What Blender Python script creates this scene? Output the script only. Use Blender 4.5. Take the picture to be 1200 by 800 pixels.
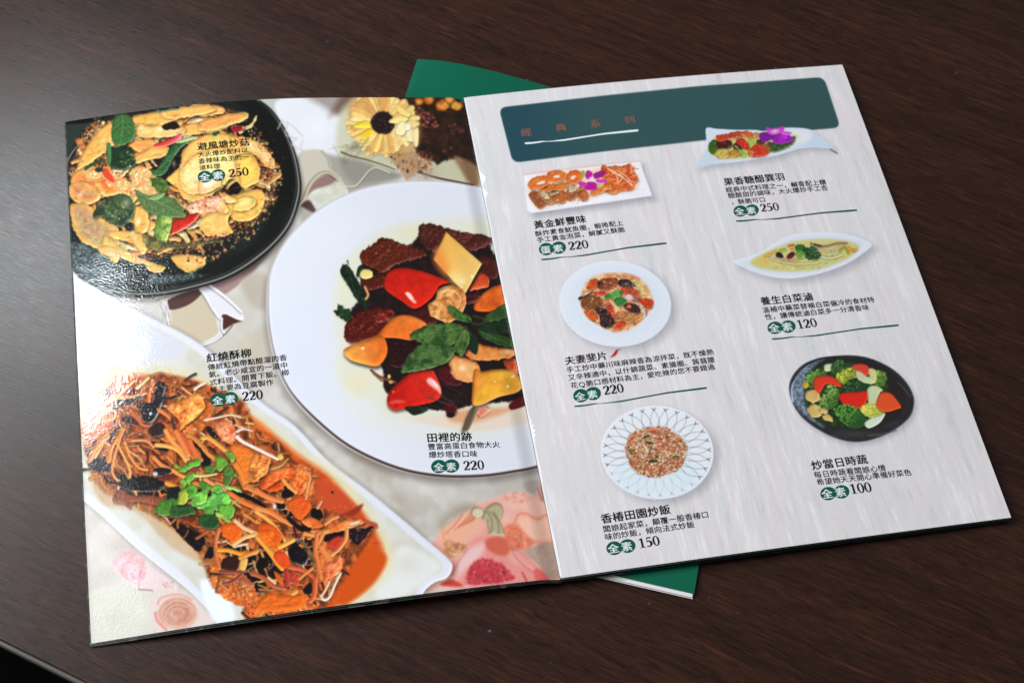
import bpy, bmesh, math, time
import numpy as np
from mathutils import Matrix, Vector

T0 = time.time()
for o in list(bpy.data.objects):
    bpy.data.objects.remove(o)
scene = bpy.context.scene
COL = scene.collection
R_ = math.radians

# ---------------------------------------------------------------- camera
CAM = np.array([-0.13799, -0.30594, 0.71852]); YAW, EL, ROLL = R_(17.23519), R_(57.38391), R_(8.60044)
FPX = 1959.033
def cam_basis():
    f = np.array([math.cos(EL) * math.sin(YAW), math.cos(EL) * math.cos(YAW), -math.sin(EL)])
    r = np.cross(f, [0, 0, 1]); r /= np.linalg.norm(r); u = np.cross(r, f); c, s = math.cos(ROLL), math.sin(ROLL)
    return c * r + s * u, -s * r + c * u, f
CR, CU, CF = cam_basis()
cam_data = bpy.data.cameras.new('camera'); cam = bpy.data.objects.new('camera', cam_data); COL.objects.link(cam)
m = Matrix.Identity(4)
for i in range(3):
    m[i][0], m[i][1], m[i][2], m[i][3] = CR[i], CU[i], -CF[i], CAM[i]
cam.matrix_world = m
cam_data.sensor_width = 36; cam_data.lens = FPX / 1200 * 36; cam_data.clip_start = .02; cam_data.clip_end = 50
cam_data.dof.use_dof = True; cam_data.dof.focus_distance = .80; cam_data.dof.aperture_fstop = 20
scene.camera = cam

# ---------------------------------------------------------------- light (indoors, one window to the upper left)
world = bpy.data.worlds.new('World'); scene.world = world; world.use_nodes = True
bg = world.node_tree.nodes['Background']; bg.inputs[0].default_value = (.95, .93, .93, 1); bg.inputs[1].default_value = .17
def area(name, loc, target, sx, sy, power, color):
    l = bpy.data.lights.new(name, 'AREA'); l.shape = 'RECTANGLE'; l.size = sx; l.size_y = sy; l.energy = power; l.color = color
    o = bpy.data.objects.new(name, l); COL.objects.link(o); o.location = loc
    o.rotation_euler = (Vector(target) - Vector(loc)).to_track_quat('-Z', 'Y').to_euler(); return o
area('window_light', (-2.95, .85, 2.5), (0, .15, 0), 2.4, 1.8, 178, (.94, .97, 1.0))
area('ceiling_lamp', (-.82, 1.15, 1.62), (-.205, .156, 0), .38, .12, 12.5, (.86, .95, 1.0))
area('added_sheen_lamp', (-.92, .80, 1.70), (-.25, .05, 0), .60, .36, 3.0, (.86, .95, 1.0))  # added lamp with no known fixture, spreads grey sheen over the table's lower left
scene.view_settings.view_transform = 'Standard'; scene.view_settings.look = 'None'
scene.view_settings.exposure = 0; scene.view_settings.gamma = 1
DEBUG_PRINT = False
# ---------------------------------------------------------------- print painter
# The menu's printed photographs are painted procedurally with numpy into a canvas laid out in image pixels and then
# resampled by camera projection into each page's own flat print image.
S = 2.0
CW, CH = 2400, 1600
rng = np.random.default_rng(7)

def value_noise(w, h, cx, cy=None, seed=0):
    cy = cy or cx
    r = np.random.default_rng(seed)
    gw, gh = int(w / cx) + 3, int(h / cy) + 3
    g = r.random((gh, gw), dtype=np.float32)
    x = np.arange(w) / cx; y = np.arange(h) / cy
    xi = x.astype(int); yi = y.astype(int)
    fx = (x - xi).astype(np.float32); fy = (y - yi).astype(np.float32)
    fx = fx * fx * (3 - 2 * fx); fy = fy * fy * (3 - 2 * fy)
    a = g[np.ix_(yi, xi)]; b = g[np.ix_(yi, xi + 1)]
    c = g[np.ix_(yi + 1, xi)]; d = g[np.ix_(yi + 1, xi + 1)]
    fx = fx[None]; fy = fy[:, None]
    return ((a * (1 - fx) + b * fx) * (1 - fy) + (c * (1 - fx) + d * fx) * fy) * 2 - 1

NZ = {k: value_noise(CW, CH, k * S, seed=int(k * 10)) for k in (1, 2, 4, 8, 16, 40)}
NZ['f'] = NZ[1] * .5 + NZ[2] * .5 + NZ[4] * .5
NZ['m'] = NZ[2] * .35 + NZ[4] * .5 + NZ[8] * .6
NZ['c'] = NZ[8] * .4 + NZ[16] * .5 + NZ[40] * .5
NZ['p'] = np.clip((NZ[1] * .6 + NZ[2] * .7) * 1.6, -1, 1)
CV = np.zeros((CH, CW, 3), np.float32)

def V(x0, y0, k):
    def f(s):
        return [(x0 + float(a) / k, y0 + float(b) / k) for a, b in (q.split(',') for q in s.split())]
    return f
I_ = V(0, 0, 1)

def smooth_pts(pts, closed=True, n=6):
    p = np.array(pts, float); m = len(p); out = []
    for i in range(m if closed else m - 1):
        if closed:
            a, b, c, d = p[i - 1], p[i], p[(i + 1) % m], p[(i + 2) % m]
        else:
            a, b, c, d = p[max(i - 1, 0)], p[i], p[i + 1], p[min(i + 2, m - 1)]
        for t in np.arange(n) / n:
            out.append(.5 * (2 * b + (c - a) * t + (2 * a - 5 * b + 4 * c - d) * t * t + (3 * b - a - 3 * c + d) * t ** 3))
    if not closed:
        out.append(p[-1])
    return np.array(out)

def window(p, pad):
    x0 = max(int((p[:, 0].min() - pad) * S), 0); x1 = min(int((p[:, 0].max() + pad) * S) + 2, CW)
    y0 = max(int((p[:, 1].min() - pad) * S), 0); y1 = min(int((p[:, 1].max() + pad) * S) + 2, CH)
    if x1 <= x0 or y1 <= y0:
        return None
    X, Y = np.meshgrid(np.arange(x0, x1, dtype=np.float32) / S, np.arange(y0, y1, dtype=np.float32) / S)
    return (slice(y0, y1), slice(x0, x1)), X, Y

def seg_d(X, Y, a, b):
    dx, dy = b[0] - a[0], b[1] - a[1]; l2 = dx * dx + dy * dy + 1e-9
    t = np.clip(((X - a[0]) * dx + (Y - a[1]) * dy) / l2, 0, 1)
    return np.hypot(X - a[0] - t * dx, Y - a[1] - t * dy), t

def sd_poly(p, X, Y):
    d = np.full(X.shape, 1e9, np.float32); ins = np.zeros(X.shape, bool)
    for i in range(len(p)):
        a, b = p[i - 1], p[i]
        d = np.minimum(d, seg_d(X, Y, a, b)[0])
        if a[1] != b[1]:
            c = (a[1] > Y) != (b[1] > Y)
            ins ^= c & (X < (b[0] - a[0]) * (Y - a[1]) / (b[1] - a[1]) + a[0])
    return np.where(ins, -d, d)

def put(win, a, c):
    v = CV[win]
    CV[win] = v + (np.asarray(c, np.float32) - v) * a[..., None]

def draw(win, X, Y, d, col, rough=0, soft=1.0, alpha=1, rim=0, bump=0, bs='f', tex=0, ts='m',
         hl=0, cols=None, grad=None, edge=0, edgec=None, L=(-.55, -.8)):
    """fill a signed distance shape with shaded, mottled colour"""
    if rough:
        d = d + NZ['f'][win] * rough
    if cols is not None and rim:               # cooked edges wander a little
        d = d + NZ[2][win] * .45 + NZ[4][win] * .7
    a = np.clip(.5 - d / soft, 0, 1) * alpha
    col = np.asarray(col, np.float32)
    c = np.broadcast_to(col, X.shape + (3,)).copy()
    if cols is not None:                       # blend to a second colour by noise
        m = np.clip(NZ[ts][win] * 1.1 + .45, 0, 1)[..., None]
        c = c * (1 - m) + np.asarray(cols, np.float32) * m
    if grad is not None:                       # (second colour, from point, to point)
        c2, p0, p1 = grad
        dx, dy = p1[0] - p0[0], p1[1] - p0[1]
        m = np.clip(((X - p0[0]) * dx + (Y - p0[1]) * dy) / (dx * dx + dy * dy), 0, 1)[..., None]
        c = c * (1 - m) + np.asarray(c2, np.float32) * m
    if edgec is not None:
        m = np.clip(1 + d / max(edge, .1), 0, 1)[..., None]
        c = c * (1 - m) + np.asarray(edgec, np.float32) * m
    if (cols is not None and rim) or rim > 3.5:
        c = c * (1 + .075 * np.stack([NZ['m'][win] + .5 * NZ['f'][win], NZ['c'][win] + .7 * NZ['m'][win], NZ[8][win] * 1.6 + .6 * NZ['f'][win]], -1))
    s = 0
    if tex:
        s = s + NZ[ts][win] * tex
    if rim or bump:
        h = 0
        if rim:
            q = np.clip(-d / rim, 0, 1); h = np.sqrt(np.clip(1 - (1 - q) ** 2, 0, 1)) * rim
        if bump:
            h = h + NZ[bs][win] * bump
        gy, gx = np.gradient(h, 1 / S)
        sh = (gx * L[0] + gy * L[1]) * -1
        sh = -sh
        s = s + np.clip(sh, -1.1, 1.1) * .22
        if hl:
            w = np.clip((sh - .6) * 1.4, 0, 1) * hl * .85
            c = c + (255 - c) * w[..., None]
    if not np.isscalar(s):
        c = c * np.clip(1 + s, .15, 1.8)[..., None]
    put(win, a, np.clip(c, 0, 255))

def P(pts, col, sm=True, shadow=None, **k):
    p = smooth_pts(pts) if sm else np.array(pts, float)
    if shadow:
        dx, dy, bl, al = shadow
        w = window(p + [dx, dy], bl * 1.5 + 1)
        if w:
            d = sd_poly(p + [dx, dy], w[1], w[2])
            t = np.clip(.5 - d / (2 * bl), 0, 1); t = t * t * (3 - 2 * t)
            put(w[0], t * al, k.get('shc', (20, 10, 8)))
    k.pop('shc', None)
    w = window(p, 3 + k.get('soft', 1) * .6 + k.get('rough', 0))
    if w:
        draw(*w, sd_poly(p, w[1], w[2]), col, **k)

def ell(cx, cy, rx, ry, a=0, n=24, jit=0):
    t = np.linspace(0, 2 * np.pi, n, endpoint=False); c, s = np.cos(np.radians(a)), np.sin(np.radians(a))
    r = 1 + (rng.random(n) - .5) * jit
    x, y = np.cos(t) * rx * r, np.sin(t) * ry * r
    return np.stack([cx + x * c - y * s, cy + x * s + y * c], -1)

def E(cx, cy, rx, ry, col, a=0, jit=0, n=16, **k):
    P(ell(cx, cy, rx, ry, a, n, jit), col, **k)

def Ln(pts, w, col, sm=True, w2=None, shadow=None, rim=None, **k):
    """stroke with width w (photo px), tapering to w2"""
    p = smooth_pts(pts, False, 5) if sm and len(pts) > 2 else np.array(pts, float)
    w2 = w if w2 is None else w2
    mw = max(w, w2)
    def dist(X, Y, o=(0, 0)):
        d = np.full(X.shape, 1e9, np.float32); n = len(p) - 1
        for i in range(n):
            q, t = seg_d(X - o[0], Y - o[1], p[i], p[i + 1])
            d = np.minimum(d, q - (w + (w2 - w) * (i + t) / n) / 2)
        return d
    if shadow:
        dx, dy, bl, al = shadow
        W = window(p + [dx, dy], mw / 2 + bl * 1.5 + 1)
        if W:
            d = dist(W[1], W[2], (dx, dy)); t = np.clip(.5 - d / (2 * bl), 0, 1)
            put(W[0], t * t * (3 - 2 * t) * al, k.get('shc', (30, 12, 8)))
    k.pop('shc', None)
    W = window(p, mw / 2 + 2 + k.get('soft', 1) * .6)
    if W:
        draw(*W, dist(W[1], W[2]), col, rim=mw / 2 if rim is None else rim, **k)

def glow(cx, cy, rx, ry, col, al=1, a=0, pw=1.5):
    """soft patch"""
    w = window(np.array([[cx - max(rx, ry), cy - max(rx, ry)], [cx + max(rx, ry), cy + max(rx, ry)]]), 2)
    if not w: return
    c, s = np.cos(np.radians(a)), np.sin(np.radians(a)); x = w[1] - cx; y = w[2] - cy
    r = np.hypot((x * c + y * s) / rx, (-x * s + y * c) / ry)
    put(w[0], np.clip(1 - r, 0, 1) ** pw * al, col)

def blur_box(x0, y0, x1, y1, k):
    w = (slice(int(y0 * S), int(y1 * S)), slice(int(x0 * S), int(x1 * S))); a = CV[w].copy()
    for _ in range(k):
        a[1:-1] = (a[:-2] + 2 * a[1:-1] + a[2:]) / 4; a[:, 1:-1] = (a[:, :-2] + 2 * a[:, 1:-1] + a[:, 2:]) / 4
    CV[w] = a

def pick(*c):
    return c[rng.integers(len(c))]

def inpoly(pts, n, sm=True):
    p = smooth_pts(pts) if sm else np.array(pts, float)
    lo, hi = p.min(0), p.max(0); out = []
    while len(out) < n:
        q = lo + rng.random((n * 3, 2)) * (hi - lo)
        d = sd_poly(p, q[:, 0], q[:, 1])
        out += [(x, y, -v) for (x, y), v in zip(q, d) if v < 0]
    return out[:n]

def crumbs(pts, n, r0, r1, cols, al=1, rim=1, **k):
    for x, y, d in inpoly(pts, n):
        r = r0 + (r1 - r0) * rng.random() ** 1.5
        c = np.array(pick(*cols)) * (.85 + .3 * rng.random())
        E(x, y, r, r * (.6 + .4 * rng.random()), c, a=rng.random() * 180, n=7, jit=.5, rim=min(r * rim, 2.3), alpha=al, sm=False, **k)

def leaf(pts, col, vein, mid, nv=5, lw=.8, **k):
    """leaf: outline, midrib polyline, side veins"""
    P(pts, col, **k)
    m = smooth_pts(mid, False, 6) if len(mid) > 2 else np.array([np.array(mid[0]) * (1 - t) + np.array(mid[-1]) * t for t in np.linspace(0, 1, 8)])
    p = smooth_pts(pts)
    for i in range(nv):
        f = (i + .6) / (nv + .4); j = int(f * (len(m) - 1)); a = m[j]; dr = m[min(j + 1, len(m) - 1)] - m[max(j - 1, 0)]
        dr = dr / (np.hypot(*dr) + 1e-6)
        for sg in (-1, 1):
            nrm = np.array([-dr[1], dr[0]]) * sg; v = dr * .75 + nrm; v /= np.hypot(*v)
            ts = np.arange(1, 60) * 1.0
            q = a + v * ts[:, None]; d = sd_poly(p, q[:, 0], q[:, 1]); o = np.argmax(d > -1) if (d > -1).any() else 0
            if o > 1:
                Ln([a, (a + q[o - 1]) / 2 + dr * o * .02, q[o - 1] + dr * o * .2], lw * .8, vein, w2=.2, rim=0, alpha=.32, soft=1.3)
                q2 = (a + q[o - 1]) / 2 + dr * 1.2; glow(q2[0], q2[1], o * .30 + 1, 1.6, vein, .38, a=np.degrees(np.arctan2(v[1], v[0])))
                Ln([a + nrm * .2 + dr * 1.3, q[o - 1] + dr * (o * .12 + 1.3)], lw * 1.2, np.array(col) * .5, w2=.3, rim=0, alpha=.45, soft=1.5)
    Ln(list(m[::3]) + [m[-1]], lw * 1.1, vein, w2=.4, rim=0, alpha=.6, soft=1.3)
# ---------------------------------------------------------------- left page print
def paint_cloth_back():
    w = (slice(0, CH), slice(0, CW)); X, Y = np.meshgrid(np.arange(CW) / S, np.arange(CH) / S)
    base = np.array([200, 196, 191.]); CV[...] = base * (1 + .045 * NZ['c'])[..., None] * (1 + .012 * NZ['f'])[..., None]
    # top strip: white cloth, folds, dried flowers
    P(I_('300,100 420,100 440,130 420,165 400,180 372,190 345,180 330,150'), (226, 226, 231), soft=5)
    P(I_('300,100 345,104 340,112 322,122 330,150 318,140'), (186, 186, 176), soft=3)
    P(I_('352,106 420,104 410,120 398,128 386,138 382,128'), (146, 132, 126), soft=9, alpha=.8)
    P(I_('408,104 420,106 412,124 398,135 390,128'), (118, 92, 76), soft=8, alpha=.85)
    glow(372, 150, 34, 30, (236, 237, 243), .9)
    P(I_('400,130 425,120 440,160 430,175 470,190 452,200 420,190 395,178'), (196, 192, 160), soft=8, alpha=.8)
    P(I_('400,178 440,186 470,196 520,210 556,218 560,205 540,190 500,178 470,170 440,165'), (186, 183, 150), soft=6, alpha=.85)
    P(I_('352,180 400,184 448,198 470,207 445,216 420,224 400,236 380,252 356,262 348,232'), (158, 154, 142), soft=6, alpha=.9)
    P(I_('398,186 440,194 470,206 436,214 412,214'), (134, 132, 122), soft=6, alpha=.6)
    # dried flowers, dark bunch
    D = V(400, 105, 6.667)
    P(D('430,30 980,50 1010,240 1060,640 960,560 860,540 760,580 700,560 600,520 560,400 560,300 520,180 400,80'), (38, 24, 18), rough=2.5, soft=2, cols=(62, 38, 22))
    P(D('880,520 1060,600 1070,760 1010,740 940,640'), (150, 116, 84), soft=5)
    P(D('380,500 560,500 620,560 600,640 520,700 440,620'), (170, 128, 90), rough=3, soft=4, alpha=.7)
    crumbs(D('330,480 600,470 700,560 640,640 500,640 400,580'), 90, .5, 2.2, [(120, 70, 36), (176, 120, 74), (90, 52, 30), (150, 96, 60)])
    for (x, y, r) in D('610,95 690,80 780,120 830,110 900,130 760,90') and [(491, 119, 6), (503, 117, 7), (519, 123, 9), (527, 117, 7), (535, 124, 7.5)]:
        E(x, y, r, r * .8, (196, 112, 40), jit=.15, rim=4, rough=.8, cols=(226, 160, 70), edge=3, edgec=(120, 58, 20))
    E(534, 124, 4.6, 5.6, (244, 190, 80), rim=2, cols=(214, 140, 50), rough=.4)
    E(517, 122, 5, 3.6, (226, 150, 70), rim=2, cols=(190, 100, 40), rough=.4)
    crumbs(D('570,150 640,150 720,200 760,290 660,300 590,220'), 80, .5, 1.6, [(170, 70, 70), (150, 60, 90), (210, 120, 50), (110, 50, 90), (220, 150, 70)])
    crumbs(D('840,280 930,280 960,340 860,350'), 40, .5, 1.8, [(130, 60, 50), (90, 40, 40), (150, 90, 60)])
    crumbs(D('600,320 680,330 660,430 590,420'), 30, .5, 1.6, [(120, 60, 50), (70, 34, 34)])
    crumbs(D('740,340 1010,330 1040,560 820,540'), 60, .5, 2.0, [(80, 40, 46), (62, 30, 34), (100, 60, 54), (50, 26, 40)])
    crumbs(D('590,480 720,520 700,640 620,620'), 50, .5, 1.7, [(170, 110, 80), (200, 70, 50), (120, 70, 50)])
    # daisy
    cx, cy = 448, 144
    P(D('110,50 300,50 440,90 560,160 610,260 600,420 520,510 420,510 330,480 240,440 150,400 80,300 60,200 70,110'), (206, 160, 96), soft=9, rough=1, cols=(186, 134, 70), alpha=.8)
    t0 = np.array([cx + 2, cy])
    for k in range(96):
        a = 2 * np.pi * (k * .618 % 1) + rng.normal() * .03
        R0 = 10; R1 = (39 if np.cos(a) < .2 else 36) + rng.normal() * 2.5; e = .82 if abs(np.sin(a)) > .3 else 1
        p0 = t0 + R0 * np.array([np.cos(a), np.sin(a)]) * [1, .8]; p1 = t0 + R1 * np.array([np.cos(a), np.sin(a) * .88])
        col = pick((240, 198, 120), (232, 176, 104), (246, 214, 140), (240, 204, 112), (222, 164, 90))
        if a < 1.2 or a > 5.6: col = pick((250, 226, 160), (244, 208, 130), (246, 214, 140))
        Ln([p0, (p0 + p1) / 2 + rng.normal(size=2) * .9, p1], 3.4 + rng.random() * 1.4, np.array(col) * (.88 + .16 * rng.random()), w2=5.6, shadow=(.5, .9, 1.5, .4), shc=(140, 78, 30), rim=1.3, tex=.08, ts='f')
    P(D('90,285 190,240 240,290 150,300'), (238, 206, 70), rim=3); P(D('140,350 230,300 250,350 190,390'), (236, 196, 60), rim=3)
    E(448.5, 144.5, 14.5, 13.5, (34, 22, 26), jit=.08, rough=.8, edge=3, edgec=(74, 44, 30))
    crumbs(ell(448, 145, 12, 11), 60, .3, .9, [(96, 72, 66), (70, 50, 50), (120, 96, 80)])
    for s_, c_ in (('370,245 440,205 520,215 500,250 400,265', (250, 222, 130)), ('420,330 450,255 500,255 500,330 470,360', (250, 232, 176)),
                   ('490,265 530,270 540,310 505,320', (252, 240, 214)), ('430,110 530,180 520,215 440,170', (244, 206, 118)),
                   ('500,340 550,310 560,400 520,400', (248, 226, 180)), ('550,330 600,300 600,430 570,440', (246, 220, 160))):
        P(D(s_), c_, rim=2.5, shadow=(.8, 1, 1.5, .5))
    # crack line, stalks, twine
    Ln(D('0,490 80,520 200,550 330,590 420,625'), 2.2, (70, 60, 44), w2=1.2, rim=0, alpha=.8)
    Ln(D('600,645 750,690 900,720 1030,745'), 2.6, (62, 44, 32), w2=1.6, rim=0, alpha=.9)
    for i in range(22):
        x, y = 402 + rng.random() * 32, 160 + rng.random() * 28
        Ln([(x, y), (x + rng.normal() * 6, y + rng.normal() * 6), (x + rng.normal() * 9, y + rng.normal() * 9)], .7, (120, 108, 84), rim=0, alpha=.5)
    Ln(D('0,750 100,755 160,700 220,630 280,610 380,650'), 1.8, (206, 198, 180), rim=1, shadow=(.6, 1, 1.2, .3))
    glow(500, 207, 22, 13, (164, 140, 122), .7)
    crumbs(D('560,560 720,560 700,680 560,680'), 40, .3, .9, [(140, 90, 60), (170, 130, 100)], al=.7)
    # linen strap by the plate
    A = V(300, 90, 4)
    P(A('205,385 250,345 310,350 345,420 390,465 430,555 330,620 280,640 235,590 190,620 215,520'), (196, 188, 172), soft=2)
    P(A('235,560 310,480 385,480 430,555 330,610 285,635'), (206, 200, 192), soft=1.5, rim=4)
    P(A('270,495 330,458 372,480 350,505 275,530 235,560'), (148, 118, 112), soft=3)
    P(A('210,600 250,580 285,640 235,620'), (78, 52, 44), soft=3)
    Ln(A('190,615 225,570 255,500 300,455 345,450 385,480'), 3.4, (182, 172, 150), rim=1.5, shadow=(-1, 1, 1.5, .4))
    Ln(A('310,350 345,400 350,430 395,470'), 3.2, (176, 168, 148), w2=2, rim=1.5)

def paint_middle_cloth():
    B = V(60, 280, 4)
    P(B('640,240 900,140 1200,-60 1200,100 1040,200 1010,400 1100,700 1180,800 1000,700 940,560 720,500 660,450 520,400 490,260'), (196, 190, 180), soft=4, cols=(208, 203, 196), ts='c')
    glow(300, 430, 30, 60, (176, 168, 156), .6, a=10); glow(262, 372, 14, 20, (184, 176, 160), .5); glow(330, 470, 16, 50, (170, 162, 150), .5, a=-25)
    P(B('700,200 870,130 950,60 1040,30 960,140 900,190 800,260'), (150, 122, 118), soft=4)
    P(B('740,210 880,150 880,210 800,250'), (160, 132, 130), soft=2)
    P(B('560,340 690,260 730,300 770,380 780,450 690,480 600,440 550,400'), (198, 184, 160), soft=2)
    P(B('530,300 600,260 690,235 700,262 640,310 560,332'), (92, 66, 62), soft=1.5)
    P(B('490,275 540,262 545,300 548,330 540,400 520,390 525,330'), (216, 210, 200), soft=1.5, rim=2)
    P(B('690,225 740,210 830,280 890,340 895,380 820,355 800,370 770,330 720,260'), (224, 220, 226), soft=1.5, rim=3, shadow=(-1, 2, 2, .3))
    P(B('800,360 825,355 890,380 850,400 800,425'), (88, 50, 44), soft=1.2)
    P(B('760,310 800,370 795,430 815,440 760,480 680,500 760,460 785,430 775,380'), (222, 218, 220), soft=1.5)
    Ln(B('670,500 760,480 815,445 850,405'), 1.2, (60, 48, 42), rim=0, alpha=.8)
    for s_, w_ in (('488,278 512,270 545,262', 3), ('520,300 530,330 545,370 552,400', 3.2), ('545,310 556,350 560,385', 1.2), ('700,238 720,262 760,330 790,372', 3.4), ('735,212 800,258 860,310 892,342', 3.4), ('640,490 700,496 760,478 800,452', 3.0), ('830,352 870,372 893,380', 2.4), ('800,372 800,420 812,440', 2.6)):
        Ln(B(s_), w_, (236, 236, 242), w2=w_ * .7, rim=1.2, shadow=(-.8, 1.4, 1.6, .45), shc=(70, 56, 50))
    Ln(B('500,285 530,315 540,360'), .9, (90, 76, 70), rim=0, alpha=.7)
    P(B('890,190 1000,160 1020,260 1000,330 930,300'), (172, 158, 142), soft=8, alpha=.6)
    P(B('880,480 1010,420 1040,520 1000,600 900,560'), (192, 180, 160), soft=8, alpha=.6)
    # lower centre cloth between bowl and plate
    C = V(340, 400, 4)
    P(C('-60,180 0,240 180,420 360,540 560,610 800,640 1200,600 1220,900 480,900 300,700 0,400 -100,300'), (184, 178, 168), soft=3, cols=(204, 199, 193), ts='c')
    glow(440, 540, 60, 26, (172, 160, 142), .7, a=30)
    glow(500, 572, 50, 20, (212, 206, 200), .8, a=10)
    glow(545, 580, 50, 18, (206, 198, 190), .6)
    glow(470, 590, 30, 18, (166, 152, 134), .6, a=40)
    Ln(C('560,640 640,700 700,760'), 2, (214, 208, 200), rim=0, soft=3, alpha=.5)

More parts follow.
